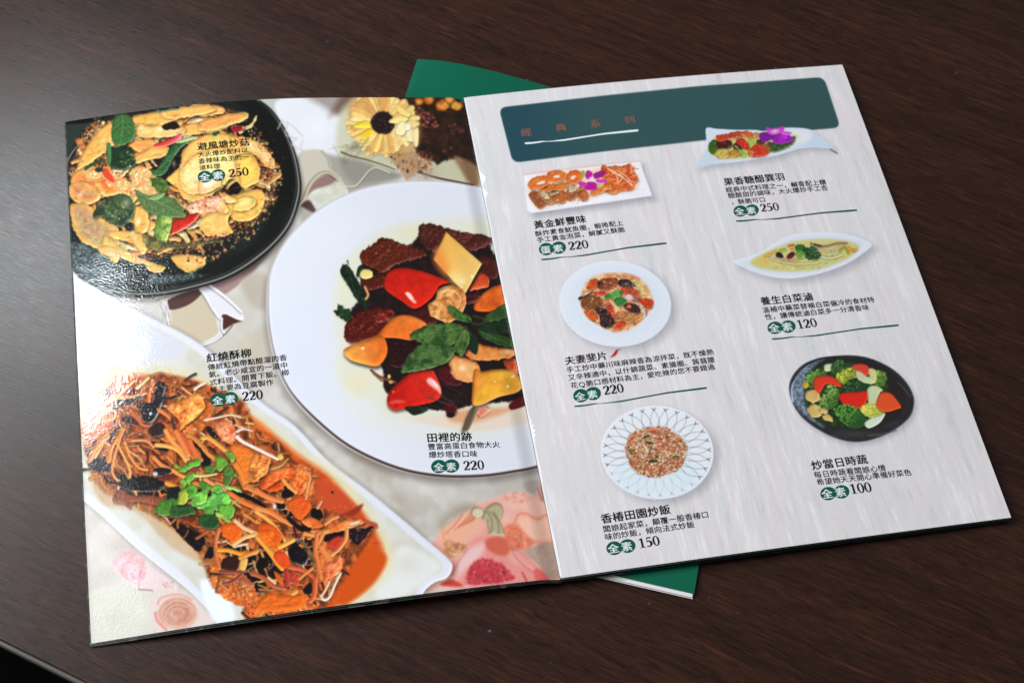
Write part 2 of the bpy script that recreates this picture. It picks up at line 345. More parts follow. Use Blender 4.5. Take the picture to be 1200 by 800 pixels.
def paint_wok():
    W = I_('60,90 250,88 303,117 318,130 333,152 345,180 352,214 349,238 338,266 318,290 290,312 262,327 228,338 190,346 150,348 110,341 84,332 55,330')
    P(W, (30, 36, 34), sm=True, shadow=(3, 5, 5, .45))
    A = V(60, 100, 4)
    # right inner wall with slow sheen
    P(I_('240,90 300,118 330,152 344,185 349,214 345,242 330,270 300,298 262,318 300,280 322,240 326,200 310,150'), (20, 20, 18), soft=6, alpha=.8)
    glow(300, 290, 50, 30, (48, 54, 52), .7, a=-40)
    P(A('75,180 190,170 120,260 85,330 70,360'), (46, 56, 52), soft=3)
    P(A('60,160 240,150 200,172 80,182'), (14, 14, 16), soft=1.5)
    Ln(A('70,370 95,320 130,275 190,210'), 1.6, (150, 146, 132), rim=.8, alpha=.85)
    Ln(A('80,400 110,340 160,280 215,220'), 3, (60, 54, 46), rim=0, alpha=.8)
    # rim lines
    R = I_('302,117 317,129 332,151 344,180 350,214 347,238 337,264 317,288 289,310 261,325 228,335 190,343 150,344 112,337 88,328')
    Ln(R, 3.6, (96, 92, 88), rim=2, alpha=.5)
    Ln(R, 1.0, (216, 214, 208), rim=0, alpha=.85)
    Ln([(x - 3, y - 2.5) for x, y in R], 1.1, (90, 90, 86), rim=0, alpha=.8)
    Ln([(x + 2.2, y + 2.0) for x, y in R], 1.8, (20, 18, 18), rim=0, alpha=.9)
    for s_ in ('1085,160 1062,205', '1110,175 1100,230 1150,250', '1150,250 1130,280 1190,310', '1180,260 1170,300 1198,330', '1090,170 1130,190 1180,240'):
        Ln(A(s_), 1.5, (196, 190, 182), rim=0, soft=1.6, alpha=.85)

    tan = [(222, 168, 92), (230, 186, 110), (214, 150, 78), (236, 204, 140), (200, 134, 70)]
    # bed of fried crumbs under everything
    bed = A('170,190 300,160 500,120 740,90 920,150 1000,290 1060,400 1040,520 960,640 820,700 700,760 560,800 400,820 260,760 200,720 150,640 110,500 90,420 130,280')
    P(bed, (64, 42, 30), rough=3, soft=3, cols=(150, 98, 58), tex=.35, ts='p')
    crumbs(bed, 500, .5, 2.4, tan + [(120, 60, 36), (70, 44, 30), (190, 90, 60)])
    # dark gaps
    for g in ('440,360 600,330 640,350 520,440 450,400', '600,640 720,660 740,700 640,730 580,700', '150,560 200,530 220,600 160,620', '270,650 420,640 400,680 280,690', '560,260 660,280 600,440 540,480 500,420',
              '560,180 680,145 690,155 600,185', '800,180 1000,180 1080,400 960,300', '790,470 870,440 900,480 850,520'):
        P(A(g), (24, 22, 20), rough=1, soft=1.5)
    # mushrooms and fried strips
    fr = dict(rim=3.5, bump=.9, bs='m', rough=.35, hl=.35, shadow=(1, 1.5, 2.5, .5), shc=(50, 24, 12), tex=.10, ts='m', edge=9, edgec=(228, 172, 90))
    for x, y, d in inpoly(bed, 120):
        a = rng.normal(.2, .7); l = 7 + rng.random() * 12; c_ = np.array(pick((238, 200, 132), (226, 160, 84), (244, 220, 168), (214, 132, 66), (232, 180, 100))); dx, dy = np.cos(a) * l, np.sin(a) * l
        if d > 5: Ln([(x - dx, y - dy), (x + rng.normal() * 3, y + rng.normal() * 3), (x + dx, y + dy)], 3 + rng.random() * 5, c_, w2=2 + rng.random() * 4, bump=.8, bs='m', rough=.3, hl=.3, cols=c_ * .84, shadow=(1, 1.6, 2, .6), shc=(30, 16, 10))
    for s_, c_, c2 in (
        ('180,260 250,190 300,180 290,280 230,330 170,370 120,390', (224, 164, 86), (196, 128, 60)),
        ('380,150 500,125 700,95 800,100 805,130 740,145 620,150 500,195 420,200', (228, 178, 92), (208, 142, 64)),
        ('520,120 700,92 750,96 760,125 600,155 530,150', (232, 186, 100), (216, 160, 70)),
        ('390,180 560,190 760,160 900,125 925,150 880,175 760,220 600,235 460,250 400,230', (236, 188, 100), (218, 152, 74)),
        ('700,170 860,130 920,145 900,165 800,200 700,215', (226, 152, 88), (200, 120, 66)),
        ('400,190 520,190 620,190 610,230 480,245 410,235', (248, 224, 166), (236, 190, 110)),
        ('360,270 460,250 500,290 460,320 400,310', (218, 158, 84), (196, 120, 60)),
        ('390,330 480,290 550,290 540,330 460,350 390,370', (230, 178, 100), (206, 140, 70)),
        ('100,420 180,380 260,400 300,480 260,520 180,500 100,500', (224, 138, 78), (206, 102, 60)),
        ('180,400 250,390 300,460 330,500 250,520 200,450', (226, 116, 60), (206, 88, 48)),
        ('85,470 160,450 230,520 180,560 100,540', (206, 140, 96), (180, 104, 70)),
        ('90,560 170,560 260,640 320,680 300,780 200,760 130,720 95,640', (190, 148, 110), (160, 116, 82)),
        ('540,440 600,380 620,300 700,240 800,225 900,250 960,270 940,330 960,400 900,470 850,440 800,480 700,540 620,530 590,480', (240, 196, 112), (226, 160, 84)),
        ('600,400 680,320 780,290 860,310 880,380 840,440 760,490 660,510 610,480', (246, 224, 164), (238, 198, 120)),
        ('690,450 720,420 800,420 780,480 700,510', (250, 244, 214), (244, 230, 180)),
        ('880,240 960,260 1010,300 1050,360 1040,390 1000,380 960,330 900,290', (236, 214, 168), (222, 190, 136)),
        ('860,340 930,320 975,380 970,450 900,480 880,430', (242, 206, 96), (232, 180, 76)),
        ('840,540 900,500 980,490 1000,540 960,620 880,640 830,600', (238, 186, 96), (222, 150, 74)),
        ('870,530 940,520 960,560 900,590 850,580', (246, 216, 150), (236, 190, 110)),
        ('690,640 760,590 840,580 830,640 850,690 780,710 720,700', (236, 198, 116), (222, 168, 88)),
        ('760,560 800,540 830,580 820,600 780,590', (244, 214, 150), (230, 180, 110)),
        ('780,500 850,520 870,540 830,550', (222, 196, 150), (204, 160, 110)),
        ('390,570 440,580 460,640 440,690 400,690 385,640', (232, 168, 84), (216, 134, 62)),
        ('460,640 490,640 485,670 462,672', (230, 160, 80), (210, 130, 60)),
        ('270,690 330,680 440,700 450,760 430,790 380,740 300,720', (226, 172, 100), (206, 140, 70)),
        ('250,700 300,740 380,790 500,840 540,850 500,880 400,840 300,800 240,760', (230, 186, 120), (214, 156, 90)),
        ('220,760 300,760 320,810 300,830 250,820', (222, 184, 130), (204, 150, 96)),
        ('700,800 560,800 620,870 680,880 720,840', (228, 180, 120), (206, 140, 80))):
        P(A(s_), tuple(np.minimum(255, np.array(c_) * 1.05 + [4, 16, 8])), cols=c2, **fr)
    for x, y, d in inpoly(bed, 150):        # browned and oily patches
        glow(x, y, 2 + rng.random() * 8, 1.5 + rng.random() * 4, pick((252, 234, 176), (254, 242, 206), (252, 240, 200), (206, 120, 56), (170, 84, 40), (244, 206, 112), (226, 120, 64)), .65 * rng.random() + .15, a=rng.random() * 180)
    for x, y, d in inpoly(bed, 60):
        a = rng.random() * 3.14; l = 2 + rng.random() * 5; Ln([(x, y), (x + np.cos(a) * l, y + np.sin(a) * l)], .9, pick((96, 48, 26), (60, 34, 24), (140, 76, 36)), w2=.3, rim=0, alpha=.55)
    crumbs(bed, 330, .25, 1.0, tan + [(246, 226, 176), (150, 84, 46), (206, 110, 70), (240, 206, 150)], al=.75)
    P(A('640,560 760,520 800,540 780,590 700,600 640,590'), (220, 150, 110), cols=(240, 200, 160), rough=2, rim=3, bump=1.5)
    crumbs(A('640,550 800,510 830,560 760,600 650,590'), 60, .5, 1.8, [(236, 190, 150), (200, 90, 60), (240, 220, 180)])
    # chopped garlic piles
    for s_, n_ in (('370,400 440,380 500,440 500,510 440,520 390,480', 150), ('240,400 320,420 390,480 380,520 300,490 250,450', 110), ('150,400 200,380 240,420 180,440', 30)):
        P(A(s_), (206, 176, 110), rough=2, cols=(226, 150, 90), soft=2)
        crumbs(A(s_), n_, .5, 2.0, [(236, 214, 150), (216, 186, 116), (240, 226, 176), (196, 150, 90), (226, 130, 80)])
    # red peppers
    P(A('480,280 560,250 610,225 612,240 570,275 500,292'), (214, 70, 52), rim=3, hl=.4, grad=((232, 90, 120), (190, 160), (212, 158)))
    P(A('560,650 600,620 690,598 680,630 640,665 570,700 560,690'), (208, 44, 28), rim=5, hl=.5, bump=.6, shadow=(1, 2, 2, .5))
    P(A('240,400 262,392 300,450 285,455 250,430'), (222, 70, 48), rim=2)
    P(A('850,200 890,190 895,210 860,220'), (160, 30, 50), rim=2)
    # basil
    g = dict(rim=3, bump=1.0, hl=.3, shadow=(1, 1.6, 2, .5), rough=.4, tex=.12, ts='m')
    T = V(70, 110, 6.667)
    leaf(T('430,180 480,160 540,165 575,220 590,300 560,370 500,400 440,400 405,340 405,260'), (74, 122, 62), (140, 176, 116), T('490,165 490,280 470,400'), cols=(52, 98, 46), **g)
    P(T('365,400 385,385 420,420 500,405 570,430 580,500 590,560 500,590 430,580 380,550 370,480'), (34, 66, 38), cols=(24, 48, 32), **g)
    P(T('365,400 380,385 400,420 400,520 385,560 370,480'), (70, 130, 78), rim=2)
    crumbs(T('480,430 580,470 585,560 480,560'), 40, .3, 1.2, [(170, 176, 96), (206, 200, 150), (120, 150, 60)])
    leaf(T('720,620 780,560 850,440 900,390 990,365 1010,375 940,430 880,520 840,600 780,640'), (66, 112, 62), (150, 186, 130), T('740,620 860,500 1000,370'), cols=(40, 84, 44), **g)
    P(T('900,380 960,350 1040,330 1080,345 1000,370 940,385'), (176, 186, 130), rim=3)
    Ln(T('200,590 280,540 350,520'), 3, (60, 78, 40), rim=1.5); E(116, 199, 5, 3, (40, 56, 40), rough=.6)
    Q = V(80, 210, 6.667)
    leaf(Q('190,300 240,200 310,150 400,115 480,140 515,210 500,300 430,360 360,350 300,320 270,290'), (48, 66, 42), (90, 106, 70), Q('200,300 350,230 480,150'), cols=(70, 92, 50), **g)
    glow(148, 238, 11, 11, (158, 166, 134), .8)
    crumbs(Q('280,170 480,220 480,330 320,300'), 50, .3, .9, [(190, 196, 160), (150, 160, 120)])
    leaf(Q('530,90 620,130 700,120 800,140 870,190 915,285 830,300 740,295 640,270 570,200'), (104, 130, 76), (168, 184, 130), Q('540,100 700,180 915,285'), nv=7, cols=(76, 104, 54), **g)
    P(Q('620,150 700,110 760,110 700,160'), (130, 158, 96), rim=3)
    P(Q('690,300 800,300 800,380 770,490 730,500 680,460'), (112, 148, 66), cols=(170, 180, 90), **g)
    P(Q('640,0 760,0 780,80 700,100'), (60, 88, 40), cols=(110, 140, 60), rough=2, bump=1.5)
    P(Q('580,430 700,470 720,560 640,540 590,500'), (98, 92, 50), cols=(150, 130, 70), **g)
    Ln(Q('720,500 860,530 1000,500 1200,480'), 5, (94, 92, 56), tex=.4, ts='f', w2=4)
    P(A('520,190 580,170 600,200 540,210'), (30, 24, 20), rough=.8)
    Ln(A('490,125 540,118 600,110'), 1.8, (70, 120, 90)); E(193, 124, 3.4, 2.4, (50, 76, 50), rough=.5); E(252, 157, 3.2, 2.4, (50, 90, 40), rough=.5)
    # scattered crumbs round the food
    crumbs(A('940,180 1010,260 1080,420 1050,560 980,680 880,720 840,700 960,620 1000,500 980,400 1040,380 930,240'), 260, .3, 1.7, [(190, 130, 80), (150, 80, 60), (216, 180, 110), (110, 60, 50), (226, 200, 140)])
    crumbs(A('640,720 840,690 960,680 900,740 800,800 700,850 640,820'), 200, .3, 1.9, [(200, 150, 100), (160, 80, 60), (220, 190, 110), (190, 120, 100), (90, 60, 40)])
    crumbs(A('200,150 260,140 190,230 120,330 90,420 80,400 130,280'), 90, .3, 1.3, [(200, 180, 150), (150, 120, 100), (120, 90, 70)])
    crumbs(A('940,180 1100,200 1150,500 1000,760 900,800'), 26, .2, .7, [(150, 150, 140), (110, 110, 100)])
    # matt speckled front wall of the pan
    P(A('85,740 180,760 280,820 300,870 430,880 600,890 700,860 760,870 700,900 560,925 380,940 200,925 90,900'), (52, 66, 68), soft=3, rough=1.5, cols=(84, 96, 98), tex=.4, ts='p')
    crumbs(A('95,750 280,830 420,890 640,880 700,895 500,920 250,910 100,880'), 500, .25, .8, [(120, 134, 138), (160, 168, 172), (40, 50, 54), (90, 110, 116)])
    P(A('370,850 440,840 450,930 410,960 370,930'), (34, 34, 32), soft=2, rough=1)
    P(A('690,860 860,800 1000,690 1060,600 1130,560 1080,680 960,790 820,860 720,890'), (26, 30, 28), soft=5)

PLATE = I_('318,318 332,289 354,263 386,239 422,223 460,215 500,213 545,217 600,233 700,300 720,450 690,526 631,544.5 605,550 565,555.5 515,555.5 467,546.5 417,525 380,498 343,460 325,423 316,380 315,345')
def paint_plate():
    P(I_('316,318 330,288 352,262 384,238 420,222 460,214 500,212 545,216 600,232 700,300 720,450 690,530 631,548 605,554 565,559.5 515,559.5 465,550.5 415,529 377,502 340,463 322,425 313,382 312,345'),
      (190, 184, 180), shadow=(-2, 6, 7, .3))
    P([(x - .2, y + 3.0) for x, y in PLATE], (70, 50, 46), soft=1.8)
    P(PLATE,
      (220, 222, 231), soft=1.6, edge=5, edgec=(228, 230, 237))
    w = window(np.array([[312, 212], [640, 552]]), 0)
    glow(395, 270, 80, 60, (230, 232, 240), .5, a=-30); glow(350, 420, 50, 90, (214, 218, 232), .5)
    # well of the plate
    P(I_('560,252 500,254 450,268 412,292 392,320 387,360 390,410 396,452 412,484 440,504 480,516 530,520 580,512 640,490 680,400 660,280'), (222, 222, 222), soft=7)
    P(I_('560,258 510,262 475,262 440,276 412,300 400,330 392,362 398,400 396,440 416,462 440,470 450,488 470,492 560,500 620,486 680,400 660,290'), (220, 217, 194), soft=12, alpha=.75)
    glow(486, 272, 30, 12, (222, 214, 170), .6, a=-15); glow(402, 335, 14, 40, (224, 220, 180), .5); glow(420, 450, 22, 26, (228, 212, 166), .6)
    P(I_('540,484 620,474 626,492 560,505 520,500 480,490'), (226, 208, 192), soft=6)
    P(I_('528,482 600,478 560,494 530,494'), (214, 140, 90), soft=6, alpha=.7)
    G = V(340, 240, 4); H = V(340, 400, 4)
    # dark sauce bed
    P(G('330,300 420,180 560,190 640,90 740,120 900,160 960,240 1000,400 1060,660 1100,900 1060,920 900,930 760,960 660,960 520,930 440,860 430,760 330,640 280,520 330,420'), (28, 22, 22), soft=2, rough=1.2, cols=(46, 24, 24))
    m = dict(rim=5, bump=2.6, bs='m', hl=.22, rough=.9, shadow=(1, 2, 2, .5), tex=.2, ts='f')
    mc, md = (112, 40, 22), (74, 24, 16)
    for s_, c_, c2 in (('330,230 380,190 440,155 520,180 610,205 635,240 560,260 480,290 430,320 380,290 335,265', (122, 46, 26), (78, 26, 16)),
                       ('605,110 630,88 700,100 760,120 720,180 680,220 630,200 605,150', (98, 38, 32), (62, 25, 22)),
                       ('740,115 830,130 920,145 945,165 930,190 860,215 800,190', (108, 44, 38), (76, 30, 26)),
                       ('890,250 940,245 975,290 970,340 900,340', (110, 44, 34), (72, 26, 24)),
                       ('330,350 380,330 440,330 440,380 380,400 345,380', (120, 40, 22), (70, 24, 16)),
                       ('255,600 270,540 340,495 430,485 480,520 460,570 400,620 300,650 260,630', (118, 32, 22), (72, 18, 14)),
                       ('400,500 480,490 470,540 400,550', (104, 26, 22), (140, 50, 36)),
                       ('560,510 640,470 690,500 680,560 600,550', (92, 24, 28), (60, 16, 18)),
                       ('460,640 580,640 600,700 520,760 460,740', (54, 18, 20), (36, 14, 16)),
                       ('820,410 880,400 880,450 830,460', (96, 30, 34), (50, 16, 18))):
        P(G(s_), c_, cols=c2, **m)
    for s_, n_ in (('340,230 440,165 620,220 560,250 430,310', 90), ('610,100 750,120 700,200 620,190', 60), ('750,125 940,160 860,205', 50), ('260,540 430,490 460,560 300,640', 60)):
        crumbs(G(s_), n_, .25, .8, [(214, 150, 110), (160, 80, 50), (230, 190, 160), (60, 16, 12)], al=.8)
    # rosemary-like dark herbs at left
    P(G('240,290 262,280 285,300 300,330 335,390 370,455 372,475 350,478 310,440 280,390 250,345 238,320'), (24, 42, 28), rough=1.2, rim=3, bump=1.5, shadow=(.6, 1.5, 2, .5))
    for k in range(44):
        t = k / 43; x, y = 402 + 26 * t + rng.normal() * 2, 314 + 40 * t + rng.normal() * 3
        Ln([(x, y), (x + 2 + rng.normal(), y + 5)], 1.8, pick((32, 60, 38), (44, 76, 42), (14, 26, 22)), w2=.8)
    P(G('208,498 225,495 228,468 248,470 252,486 278,488 285,545 262,548 240,530 215,515'), (26, 48, 28), rough=.8, bump=1.5, rim=2, sm=False, cols=(44, 74, 38), shadow=(.5, 1, 2, .4))
    E(429, 321, 8, 6, (232, 206, 130), jit=.15, rim=3, shadow=(0, 1, 2, .5)); Ln(G('350,385 365,420 355,440'), 3, (216, 150, 100))
    # garlic cloves, carrot, peppers
    q = dict(rim=5, hl=.3, shadow=(1.5, 2.5, 2.5, .6))
    P(G('310,330 320,290 345,280 335,300 320,340'), (28, 52, 30), rim=2)
    P(G('840,400 890,320 930,340 930,380 880,395'), (226, 96, 40), cols=(206, 70, 34), **q)
    P(G('672,255 730,125 900,275 820,418'), (232, 176, 84), sm=False, tex=.05, ts='c', rim=3, grad=((238, 198, 120), (520, 300), (560, 330)), shadow=(1.5, 2.5, 2.5, .6))
    P(G('672,255 700,200 745,300 720,330'), (236, 140, 66), soft=9, alpha=.8)
    glow(535, 327, 18, 15, (250, 222, 150), .85); glow(541, 330, 8, 6, (255, 240, 196), .7); E(553, 324, 1.3, 1.3, (255, 252, 240)); E(541, 336, 1, .8, (255, 250, 230))
    P(G('440,360 455,320 500,297 560,298 640,318 745,360 700,380 660,440 585,487 520,450 450,400'), (206, 30, 18), grad=((222, 38, 20), (460, 310), (490, 350)), rim=4, shadow=(1.5, 2.5, 2.5, .6))
    P(G('540,412 560,412 580,440 572,452 550,430'), (250, 214, 200), soft=1.2); E(485, 353, 3.5, 2, (240, 170, 150), a=40, soft=1.5, rough=.5)
    P(G('862,490 880,440 940,390 1010,370 1040,400 1010,470 930,500'), (232, 106, 36), rim=4, rough=.4, tex=.06, shadow=(1.5, 2, 2, .6))
    P(G('645,470 680,440 690,400 740,378 790,385 825,430 815,490 790,530 740,555 700,540 660,520'), (206, 128, 66), cols=(228, 162, 96), bump=2.2, bs='m', **q)
    Ln(G('700,410 760,400 800,440 780,490'), 1.4, (246, 206, 150), rim=0, alpha=.8); Ln(G('690,450 740,440 770,470 740,510'), 1.3, (160, 84, 40), rim=0, alpha=.8)
    Ln(G('670,460 700,480 690,520'), 1.3, (244, 200, 140), rim=0, alpha=.8)
    P(G('412,612 450,560 500,520 570,520 640,560 600,610 570,635 500,625 430,622'), (226, 104, 34), grad=((236, 128, 50), (450, 400), (490, 370)), rim=4, shadow=(1, 2.5, 2.5, .6))
    P(G('248,685 290,655 370,625 430,612 455,660 450,710 410,755 340,745 280,725'), (236, 158, 74), grad=((216, 92, 26), (408, 410), (456, 405)), rim=7, shadow=(1, 3.5, 3, .65))
    E(425, 408, 2, 1.4, (255, 230, 190), soft=1.5)
    # lower foods
    P(H('455,265 470,230 520,180 580,140 650,130 680,150 710,240 680,280 600,300 530,315 490,320 460,300'), (208, 28, 20), rim=6, grad=((226, 48, 34), (470, 470), (510, 440)), shadow=(0, 3, 3, .6))
    P(H('640,180 660,172 700,210 705,245 690,230 650,200'), (248, 200, 200), soft=3, alpha=.9); P(H('660,176 680,190 695,215 680,205'), (255, 240, 240), soft=2)
    P(H('460,290 490,275 520,275 540,285 490,290'), (244, 110, 90), soft=3, alpha=.7); E(461, 459, 1.3, 1.3, (240, 120, 90))
    P(H('690,130 740,110 800,160 790,210 740,200 700,170'), (104, 26, 34), cols=(66, 16, 22), **m)
    P(H('720,290 760,280 780,310 770,340 730,330'), (100, 20, 28), cols=(60, 12, 16), **m); E(528, 486, 5, 3.2, (20, 26, 22), rim=2)
    P(H('540,305 640,305 640,325 590,345 560,335'), (46, 66, 34), cols=(28, 40, 26), rough=.6)
    for s_ in ('640,260 760,300', '700,250 770,290', '780,230 830,260', '720,200 800,240', '640,290 720,320', '760,270 840,300'):
        Ln(H(s_), 1.2, pick((80, 76, 62), (60, 40, 36), (34, 50, 40)), rim=.6)
    P(H('1030,290 1110,250 1120,290 1040,320'), (104, 20, 30), soft=1.2)
    P(H('1000,90 1060,80 1075,150 1030,140'), (206, 70, 40), cols=(226, 120, 80), rough=1, bump=1.5)
    P(G('742,720 760,705 800,710 880,740 890,790 860,830 800,825 755,790'), (242, 190, 130), cols=(226, 150, 86), edge=5, edgec=(206, 120, 60), **q); glow(542, 431, 8, 7, (252, 236, 214), .9)
    P(G('820,690 870,650 920,660 1000,670 1060,670 1050,710 980,725 890,730 840,715'), (232, 160, 84), cols=(216, 120, 50), edge=4, edgec=(200, 100, 40), **q); glow(594, 412, 10, 6, (252, 226, 190), .8)
    P(G('860,780 880,770 900,780 960,770 1030,775 1090,820 1090,850 1060,880 980,900 900,935 855,935 852,880'), (236, 168, 56), edge=4, edgec=(214, 120, 40), grad=((226, 128, 48), (575, 445), (556, 432)), **q)
    glow(600, 437, 18, 9, (246, 196, 90), .7); E(595, 452.5, 1.5, 1.2, (255, 250, 220)); E(601, 441, 2.4, 1, (255, 246, 214), a=-30); E(580, 447, 1, 1, (250, 220, 150))
    P(H('840,330 865,300 875,320 850,390 830,420 808,415'), (110, 100, 76), rim=3, shadow=(-2, 1, 2, .4)); Ln(H('860,310 845,360 825,410'), 1, (70, 50, 36), rim=0, alpha=.7)
    P(H('875,310 920,300 940,320 900,352 878,345'), (226, 170, 150), cols=(200, 110, 90), rim=3, shadow=(0, 1, 2, .4))
    Ln(H('380,135 420,165 490,190'), 3, (126, 76, 44)); Ln(H('390,150 430,185'), 2.4, (150, 96, 60)); E(456, 441, 2, 2.6, (230, 190, 120)); E(458, 447.5, 2.6, 2, (216, 160, 90))
    # basil sprig
    g = dict(rim=2.5, bump=1.3, bs='m', hl=.35, shadow=(1, 2, 2.5, .6), cols=(38, 70, 30), tex=.14, ts='m')
    v = (124, 156, 88)
    leaf(G('885,590 960,600 1010,615 1060,640 1080,670 1000,662 940,640 900,620'), (54, 92, 40), v, G('890,592 960,625 1060,660'), nv=6, **g)
    P(G('880,570 960,545 1060,530 1060,590 980,600 900,590'), (34, 66, 36), cols=(22, 44, 28), rim=3); P(G('900,540 960,490 1010,465 1020,520 960,545'), (74, 112, 52), rim=3, cols=(50, 84, 36))
    leaf(G('735,475 770,480 800,500 840,520 845,545 800,545 760,520'), (86, 132, 58), v, G('740,480 840,540'), nv=3, **g)
    leaf(G('560,615 600,580 660,560 740,552 800,560 825,580 800,630 740,660 660,665 600,640'), (104, 138, 70), v, G('565,615 680,600 825,572'), nv=6, **g)
    leaf(G('520,785 545,720 600,660 660,650 770,665 765,700 720,745 640,770 570,780'), (100, 136, 70), v, G('522,785 640,710 770,668'), nv=6, **g)
    P(G('845,600 880,630 875,700 840,680 835,640'), (28, 50, 28), rim=2)
    leaf(G('800,590 832,580 840,630 825,680 800,710 772,680 775,640'), (104, 138, 66), (150, 176, 110), G('820,590 800,710'), nv=4, **g)
    for s_ in ('830,540 880,560 930,540', '860,520 900,530', '820,570 850,610'):
        Ln(G(s_), 3, (44, 72, 34), w2=2)

def paint_bowl():
    # outside + rim
    P(I_('60,300 92,325 135,350 168,367 235,403 300,465 345,498 383,538 428,572 460,598 500,632 524,653 530,664 523,677 499,690 440,760 250,760 252,727 232,702 210,682 160,642 130,614 100,588 60,560'),
      (222, 222, 232), soft=1.4, shadow=(4, 3, 7, .35), rim=3)
    P(I_('60,312 92,336 130,358 165,376 230,411 296,472 341,504 378,544 424,580 456,606 496,640 516,656 519,664 514,672 492,686 440,760 290,760 262,716 232,690 214,672 166,632 136,604 104,578 60,550'),
      (204, 200, 188), soft=2.5, cols=(214, 212, 206), ts='c')
    P(I_('60,312 92,336 130,358 165,376 215,404 200,420 150,424 110,436 60,480'), (208, 210, 218), soft=6)
    P(I_('470,640 510,656 516,666 500,680 470,700 440,700 450,670'), (226, 226, 222), soft=8, alpha=.9)
    glow(478, 660, 30, 22, (196, 190, 180), .5); P(I_('235,680 262,690 275,725 250,726'), (236, 240, 250), soft=5)
    # broth with yellow rim
    br = I_('92,470 112,440 130,428 160,434 200,430 236,440 262,460 296,482 330,508 356,528 392,548 420,578 440,606 456,632 462,652 456,672 440,690 416,706 380,722 300,740 292,722 300,712 286,700 262,690 240,664 222,640 180,606 140,578 112,560 95,520')
    P(br, (220, 206, 150), soft=12, alpha=.6)
    P(I_('96,500 120,458 136,440 170,440 240,450 266,470 300,492 330,516 352,534 384,556 410,584 430,606 446,634 450,654 444,670 428,690 404,706 360,724 310,730 300,700 262,680 240,654 200,616 150,580 116,556'), (218, 96, 34), soft=8, cols=(206, 74, 26), ts='m')
    P(I_('420,640 452,650 446,672 428,692 400,708 404,670'), (214, 84, 22), soft=6); P(I_('370,560 400,575 426,606 400,612 372,600'), (204, 78, 42), soft=5)
    glow(300, 500, 26, 14, (236, 130, 50), .8, a=40)
    for i in range(40):
        E(360 + rng.random() * 60, 545 + rng.random() * 70, .6, .5, (240, 190, 160), alpha=.7)
    E(389.5, 576.5, 1.7, 2, (110, 30, 20)); E(330, 545, 1.5, 1, (255, 230, 210))
    P(I_('392,606 410,598 425,590 420,600 405,608'), (158, 54, 30), soft=3)
    # pile
    pile = I_('100,520 112,500 140,470 175,440 215,442 250,455 285,470 300,500 330,520 345,540 368,550 372,590 390,600 425,610 442,615 430,636 414,660 395,690 372,716 300,732 285,716 292,700 270,698 250,688 238,660 226,640 206,620 178,604 150,588 128,580 112,566 104,548')
    P(pile, (128, 60, 34), soft=5, rough=.8, cols=(178, 92, 46), tex=.25)
    P(I_('104,550 140,575 180,595 230,635 246,660 236,660 200,640 160,600 120,590'), (190, 140, 90), soft=5, alpha=.5)
    # dark wood-ear pieces
    for s_ in ('135,560 160,555 190,568 200,580 170,584 142,576', '230,575 250,572 250,590 236,592', '262,680 290,655 330,668 320,690 280,696', '110,540 126,535 130,552 114,552', '190,600 215,615 240,630 236,648 214,630', '330,590 345,586 352,600 338,606',
               '340,640 362,630 380,645 374,665 350,668', '306,640 320,650 316,668 300,660', '380,655 388,650 386,670', '170,520 190,516 196,530', '262,640 290,640 300,660 280,672 262,664', '330,570 345,565 350,582', '352,610 372,618 382,640 366,632'):
        P(I_(s_), (24, 20, 22), rim=3, bump=1.2, rough=.8, hl=.5)
    cc = [(222, 138, 66), (210, 112, 52), (232, 160, 88), (196, 96, 48), (238, 182, 112), (214, 126, 70), (226, 120, 44), (178, 96, 56)]
    # fine tofu / crumb masses
    for s_, n_ in (('246,655 262,648 300,690 296,712 262,700 250,684', 90), ('290,706 340,690 372,700 360,722 300,730', 70), ('390,600 402,640 396,680 376,690 372,650', 60), ('345,545 366,552 362,590 340,600 336,566', 40), ('180,500 215,495 250,470 240,500 200,520', 30)):
        P(I_(s_), (206, 100, 44), rough=2, bump=2, bs='m', cols=(226, 130, 66)); crumbs(I_(s_), n_, .6, 2.2, [(226, 130, 70), (200, 84, 50), (240, 160, 96), (160, 60, 34)])
    sh = dict(shadow=(.6, 1.1, 1.5, .42), hl=.3, shc=(70, 26, 10))
    # random julienne, following the pile
    for x, y, d in inpoly(pile, 480):
        a = rng.normal(35, 42) if x > 240 else rng.normal(60, 50); l = 8 + rng.random() * 17; r = np.radians(a)
        c = np.array(pick(*cc)) * (.72 + .32 * rng.random())
        if rng.random() < .10: c = np.array([64, 34, 28.])
        if rng.random() < .06: c = np.array([240, 206, 170.])
        if d < 3: continue
        dx, dy = np.cos(r) * l / 2, np.sin(r) * l / 2; k = rng.normal() * 3
        Ln([(x - dx, y - dy), (x - dy / l * k, y + dx / l * k), (x + dx, y + dy)], 1.3 + rng.random() * 2.4, c, w2=1.0 + rng.random() * 1.6, **sh)
    F = V(90, 420, 6.667); Gz = V(180, 480, 6.667); Hz = V(300, 530, 6.667); Jz = V(230, 600, 6.154)
    def S_(f, s, w, c, w2=None, **k):
        w = w * .8; w2 = None if w2 is None else w2 * .8; c = np.array(c) * .97 + [4, 12, 14]
        Ln(f(s), w, c, w2=w2, **{**sh, **k})
    # upper-left area
    P(F('60,320 160,240 250,230 300,330 200,400 60,470'), (222, 104, 60), soft=4, cols=(206, 90, 60)); P(F('60,480 180,380 280,470 250,560 160,620 70,620'), (226, 110, 48), soft=5)
    P(F('30,340 120,260 230,130 290,60 330,60 240,220 100,330 50,420'), (214, 176, 70), soft=7)
    S_(F, '110,330 160,300', 4, (110, 50, 50), rim=2); S_(F, '235,240 255,270 215,300', 3.5, (60, 34, 36))
